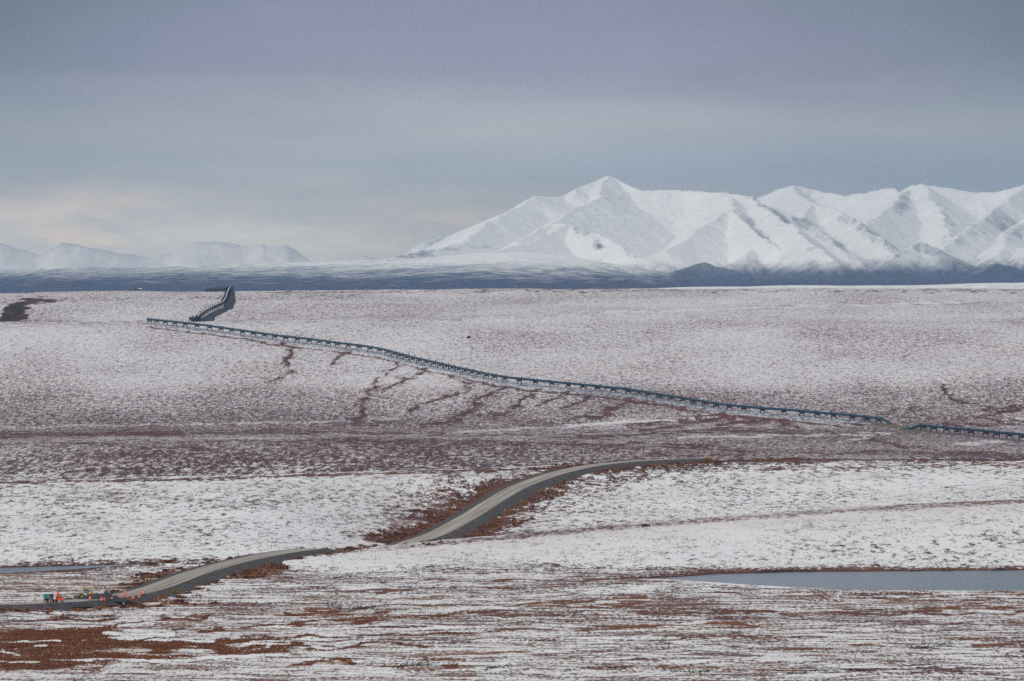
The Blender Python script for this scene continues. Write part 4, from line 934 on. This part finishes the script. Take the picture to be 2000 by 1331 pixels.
# scrub grows where the ground is bare beside the road, at the pond banks and over the rust patch
cand = np.argwhere((Y[:, :] > 1390) & (Y < 3000) & (PU > -60) & (PU < 2060))
cand = cand[rng.permutation(len(cand))]
ci, cj = cand[:, 0], cand[:, 1]; rr = rd[ci, cj]; sn_ = snow[ci, cj]; ru_ = rust[ci, cj]; dk = dark[ci, cj]; sdv = sdl[ci, cj]
ok = (rr > 10.5) & (sdv > 1.0)
def put(msk, nmax):
    ix = np.where(msk & ok)[0][:nmax]; x = X[ci[ix], cj[ix]] + rng.uniform(-.4, .4, len(ix)); y = Y[ci[ix], cj[ix]] + rng.uniform(-1.3, 1.3, len(ix)); return np.stack([x, y, Z[ci[ix], cj[ix]]], -1)
wl = NM('rust_willow_leaves'); wn_ = wl.noise(wl.pos(), .35, 3, .7)
wl.color(wl.mix(wl.step(wl.noise(wl.pos(), .11, 2), .5, .62), wl.mix(wl.step(wn_, .4, .6), (.05, .014, .014), (.15, .05, .016)), (.21, .10, .022)))
p1 = put((rr < 34) & (sn_ < -.12) & (Y[ci, cj] < 2900) & (vnoise(X[ci, cj] / 3.0, Y[ci, cj] / 7, 70) + .5 * rng.normal(size=len(ci)) > .5), 5200); tufts('willow_scrub', p1, rng.uniform(.25, .95, len(p1)), wl.m, 'rust and gold dwarf willow scrub lining the gravel road', 7, 2)
p2 = put((Y[ci, cj] < 1900) & (ru_ > .38) & (sn_ < -.2) & (rr > 26) & (PU[ci, cj] < 900) & (PY[ci, cj] > 1195), 20000); hm_ = NM('red_brown_heath'); hn_ = hm_.noise(hm_.pos(), .22, 5, .75)
hm_.color(hm_.mix(hm_.step(hn_, .56, .72), hm_.mix(hm_.step(hn_, .35, .5), (.05, .014, .010), (.165, .055, .016)), (.30, .135, .025)))
tufts('tundra_heath', p2, rng.uniform(.12, .42, len(p2)), hm_.m, 'rust-brown heath patch in the lower left foreground', 5, 3)
db = NM('dark_crowberry'); db.color((.014, .018, .018))
p3 = put((dk > .35) & (rng.random(len(ci)) < .8) & (Y[ci, cj] < 2000), 5000); tufts('dark_sedge', p3, rng.uniform(.12, .32, len(p3)), db.m, 'dark sedge clumps in the wet hollows of the foreground', 5, 4)
ts = NM('dry_tussock_grass'); ts.color(ts.mix(ts.noise(ts.pos(), .5, 2), (.075, .035, .028), (.20, .14, .09)))
p4 = put((Y[ci, cj] < 2700) & (sn_ > -.4) & (rng.random(len(ci)) < .30) & (vnoise(X[ci, cj] / 4, Y[ci, cj] / 9, 3) + .8 * vnoise(X[ci, cj] / 20, Y[ci, cj] / 30, 4) > .25), 60000); tufts('tussock_grass', p4, rng.uniform(.08, .30, len(p4)), ts.m, 'dry tussock grass poking through the thin snow', 4, 5)
# single golden bushes that stand out along the road
lm = NM('gold_willow_leaves'); lm.color(lm.mix(lm.noise(lm.obj(), 2.5, 3), (.16, .065, .014), (.32, .18, .03)))
tw = simple('dark_twigs', (.05, .03, .02), .8)
def bush(u, y, s, lab, seed, on_bank=False):
    r_ = np.random.default_rng(seed); q = rpt(u, y) if on_bank else gpt(u, y); root = empty('willow_bush', q); tag(root, lab, 'bush', 'golden willow bushes by the gravel road')
    n = 260; dirs = r_.normal(size=(n, 3)); dirs[:, 2] = np.abs(dirs[:, 2]); dirs /= np.linalg.norm(dirs, axis=1)[:, None]
    c = dirs * (r_.uniform(.35, 1, n) ** .5)[:, None] * np.array([s * 1.3, s, s * .85]) * (1 + .25 * r_.normal(size=(n, 1)) * .6) + np.array([0, 0, .1 * s])
    a = r_.normal(size=(n, 3)) * s * .14; b = r_.normal(size=(n, 3)) * s * .14
    me = np_mesh('foliage', np.stack([c - a, c + b, c + a, c - b], 1).reshape(-1, 3), np.arange(n * 4).reshape(-1, 4), False); link_mesh('foliage', me, lm.m, root)
    bm = bmesh.new()
    for k in range(7):
        d = dirs[k]; cyl(bm, (0, 0, -.2), tuple(d * s * .8 + np.array([0, 0, .1])), .04 * s, .015 * s, 5)
    bmo('stem', bm, tw, root)
for i, (u, y, s, lab) in enumerate([(247, 1178, 1.4, 'low golden bush at the lower end of the road by the drums'), (256, 1180, 1.0, 'small golden bush just right of the low bush at the road end'), (834, 1028, 1.2, 'golden bush on the left bank of the upper road'),
                                    (803, 1046, 1.0, 'golden bush near where the road drops behind the hill'), (863, 962, 1.3, 'lone orange bush in the snow left of the upper road'), (957, 972, 1.2, 'rust bush left of the bend in the upper road'),
                                    (1052, 965, 1.6, 'large orange bush on the right bank of the upper road bend'), (1022, 985, 1.6, 'rust bush on the right bank below the bend'), (998, 1003, 1.7, 'broad rust bush on the right bank midway down the upper road'),
                                    (1382, 901, 1.6, 'golden bush on the crest beside the standing person'), (318, 1171, 1.2, 'orange bush on the right bank of the lower road'), (345, 1161, 1.2, 'second orange bush farther along the right bank of the lower road'),
                                    (266, 1152, 1.2, 'golden bush on the left bank of the lower road')]):
    bush(u, y, s, lab, 50 + i, i < 2)

# ------------------------------------------------------------------ air
hz = bmesh.new(); bmesh.ops.create_cube(hz, size=1.0)
hme = bpy.data.meshes.new('haze'); hz.to_mesh(hme); hz.free()
ho = link_mesh('haze', hme); ho.scale = (46000, 60000, 1300 + 0); ho.location = (0, 28000, 350)   # z -300 .. 1000
hm = bpy.data.materials.new('haze_air'); hm.use_nodes = True; t = hm.node_tree; t.nodes.remove(t.nodes['Principled BSDF'])
pv = t.nodes.new('ShaderNodeVolumePrincipled'); pv.inputs['Color'].default_value = (.50, .71, 1.0, 1); pv.inputs['Density'].default_value = 1.95e-5
pv.inputs['Anisotropy'].default_value = 0.0
t.links.new(pv.outputs[0], t.nodes['Material Output'].inputs['Volume']); hme.materials.append(hm); tag(ho, kind='stuff')
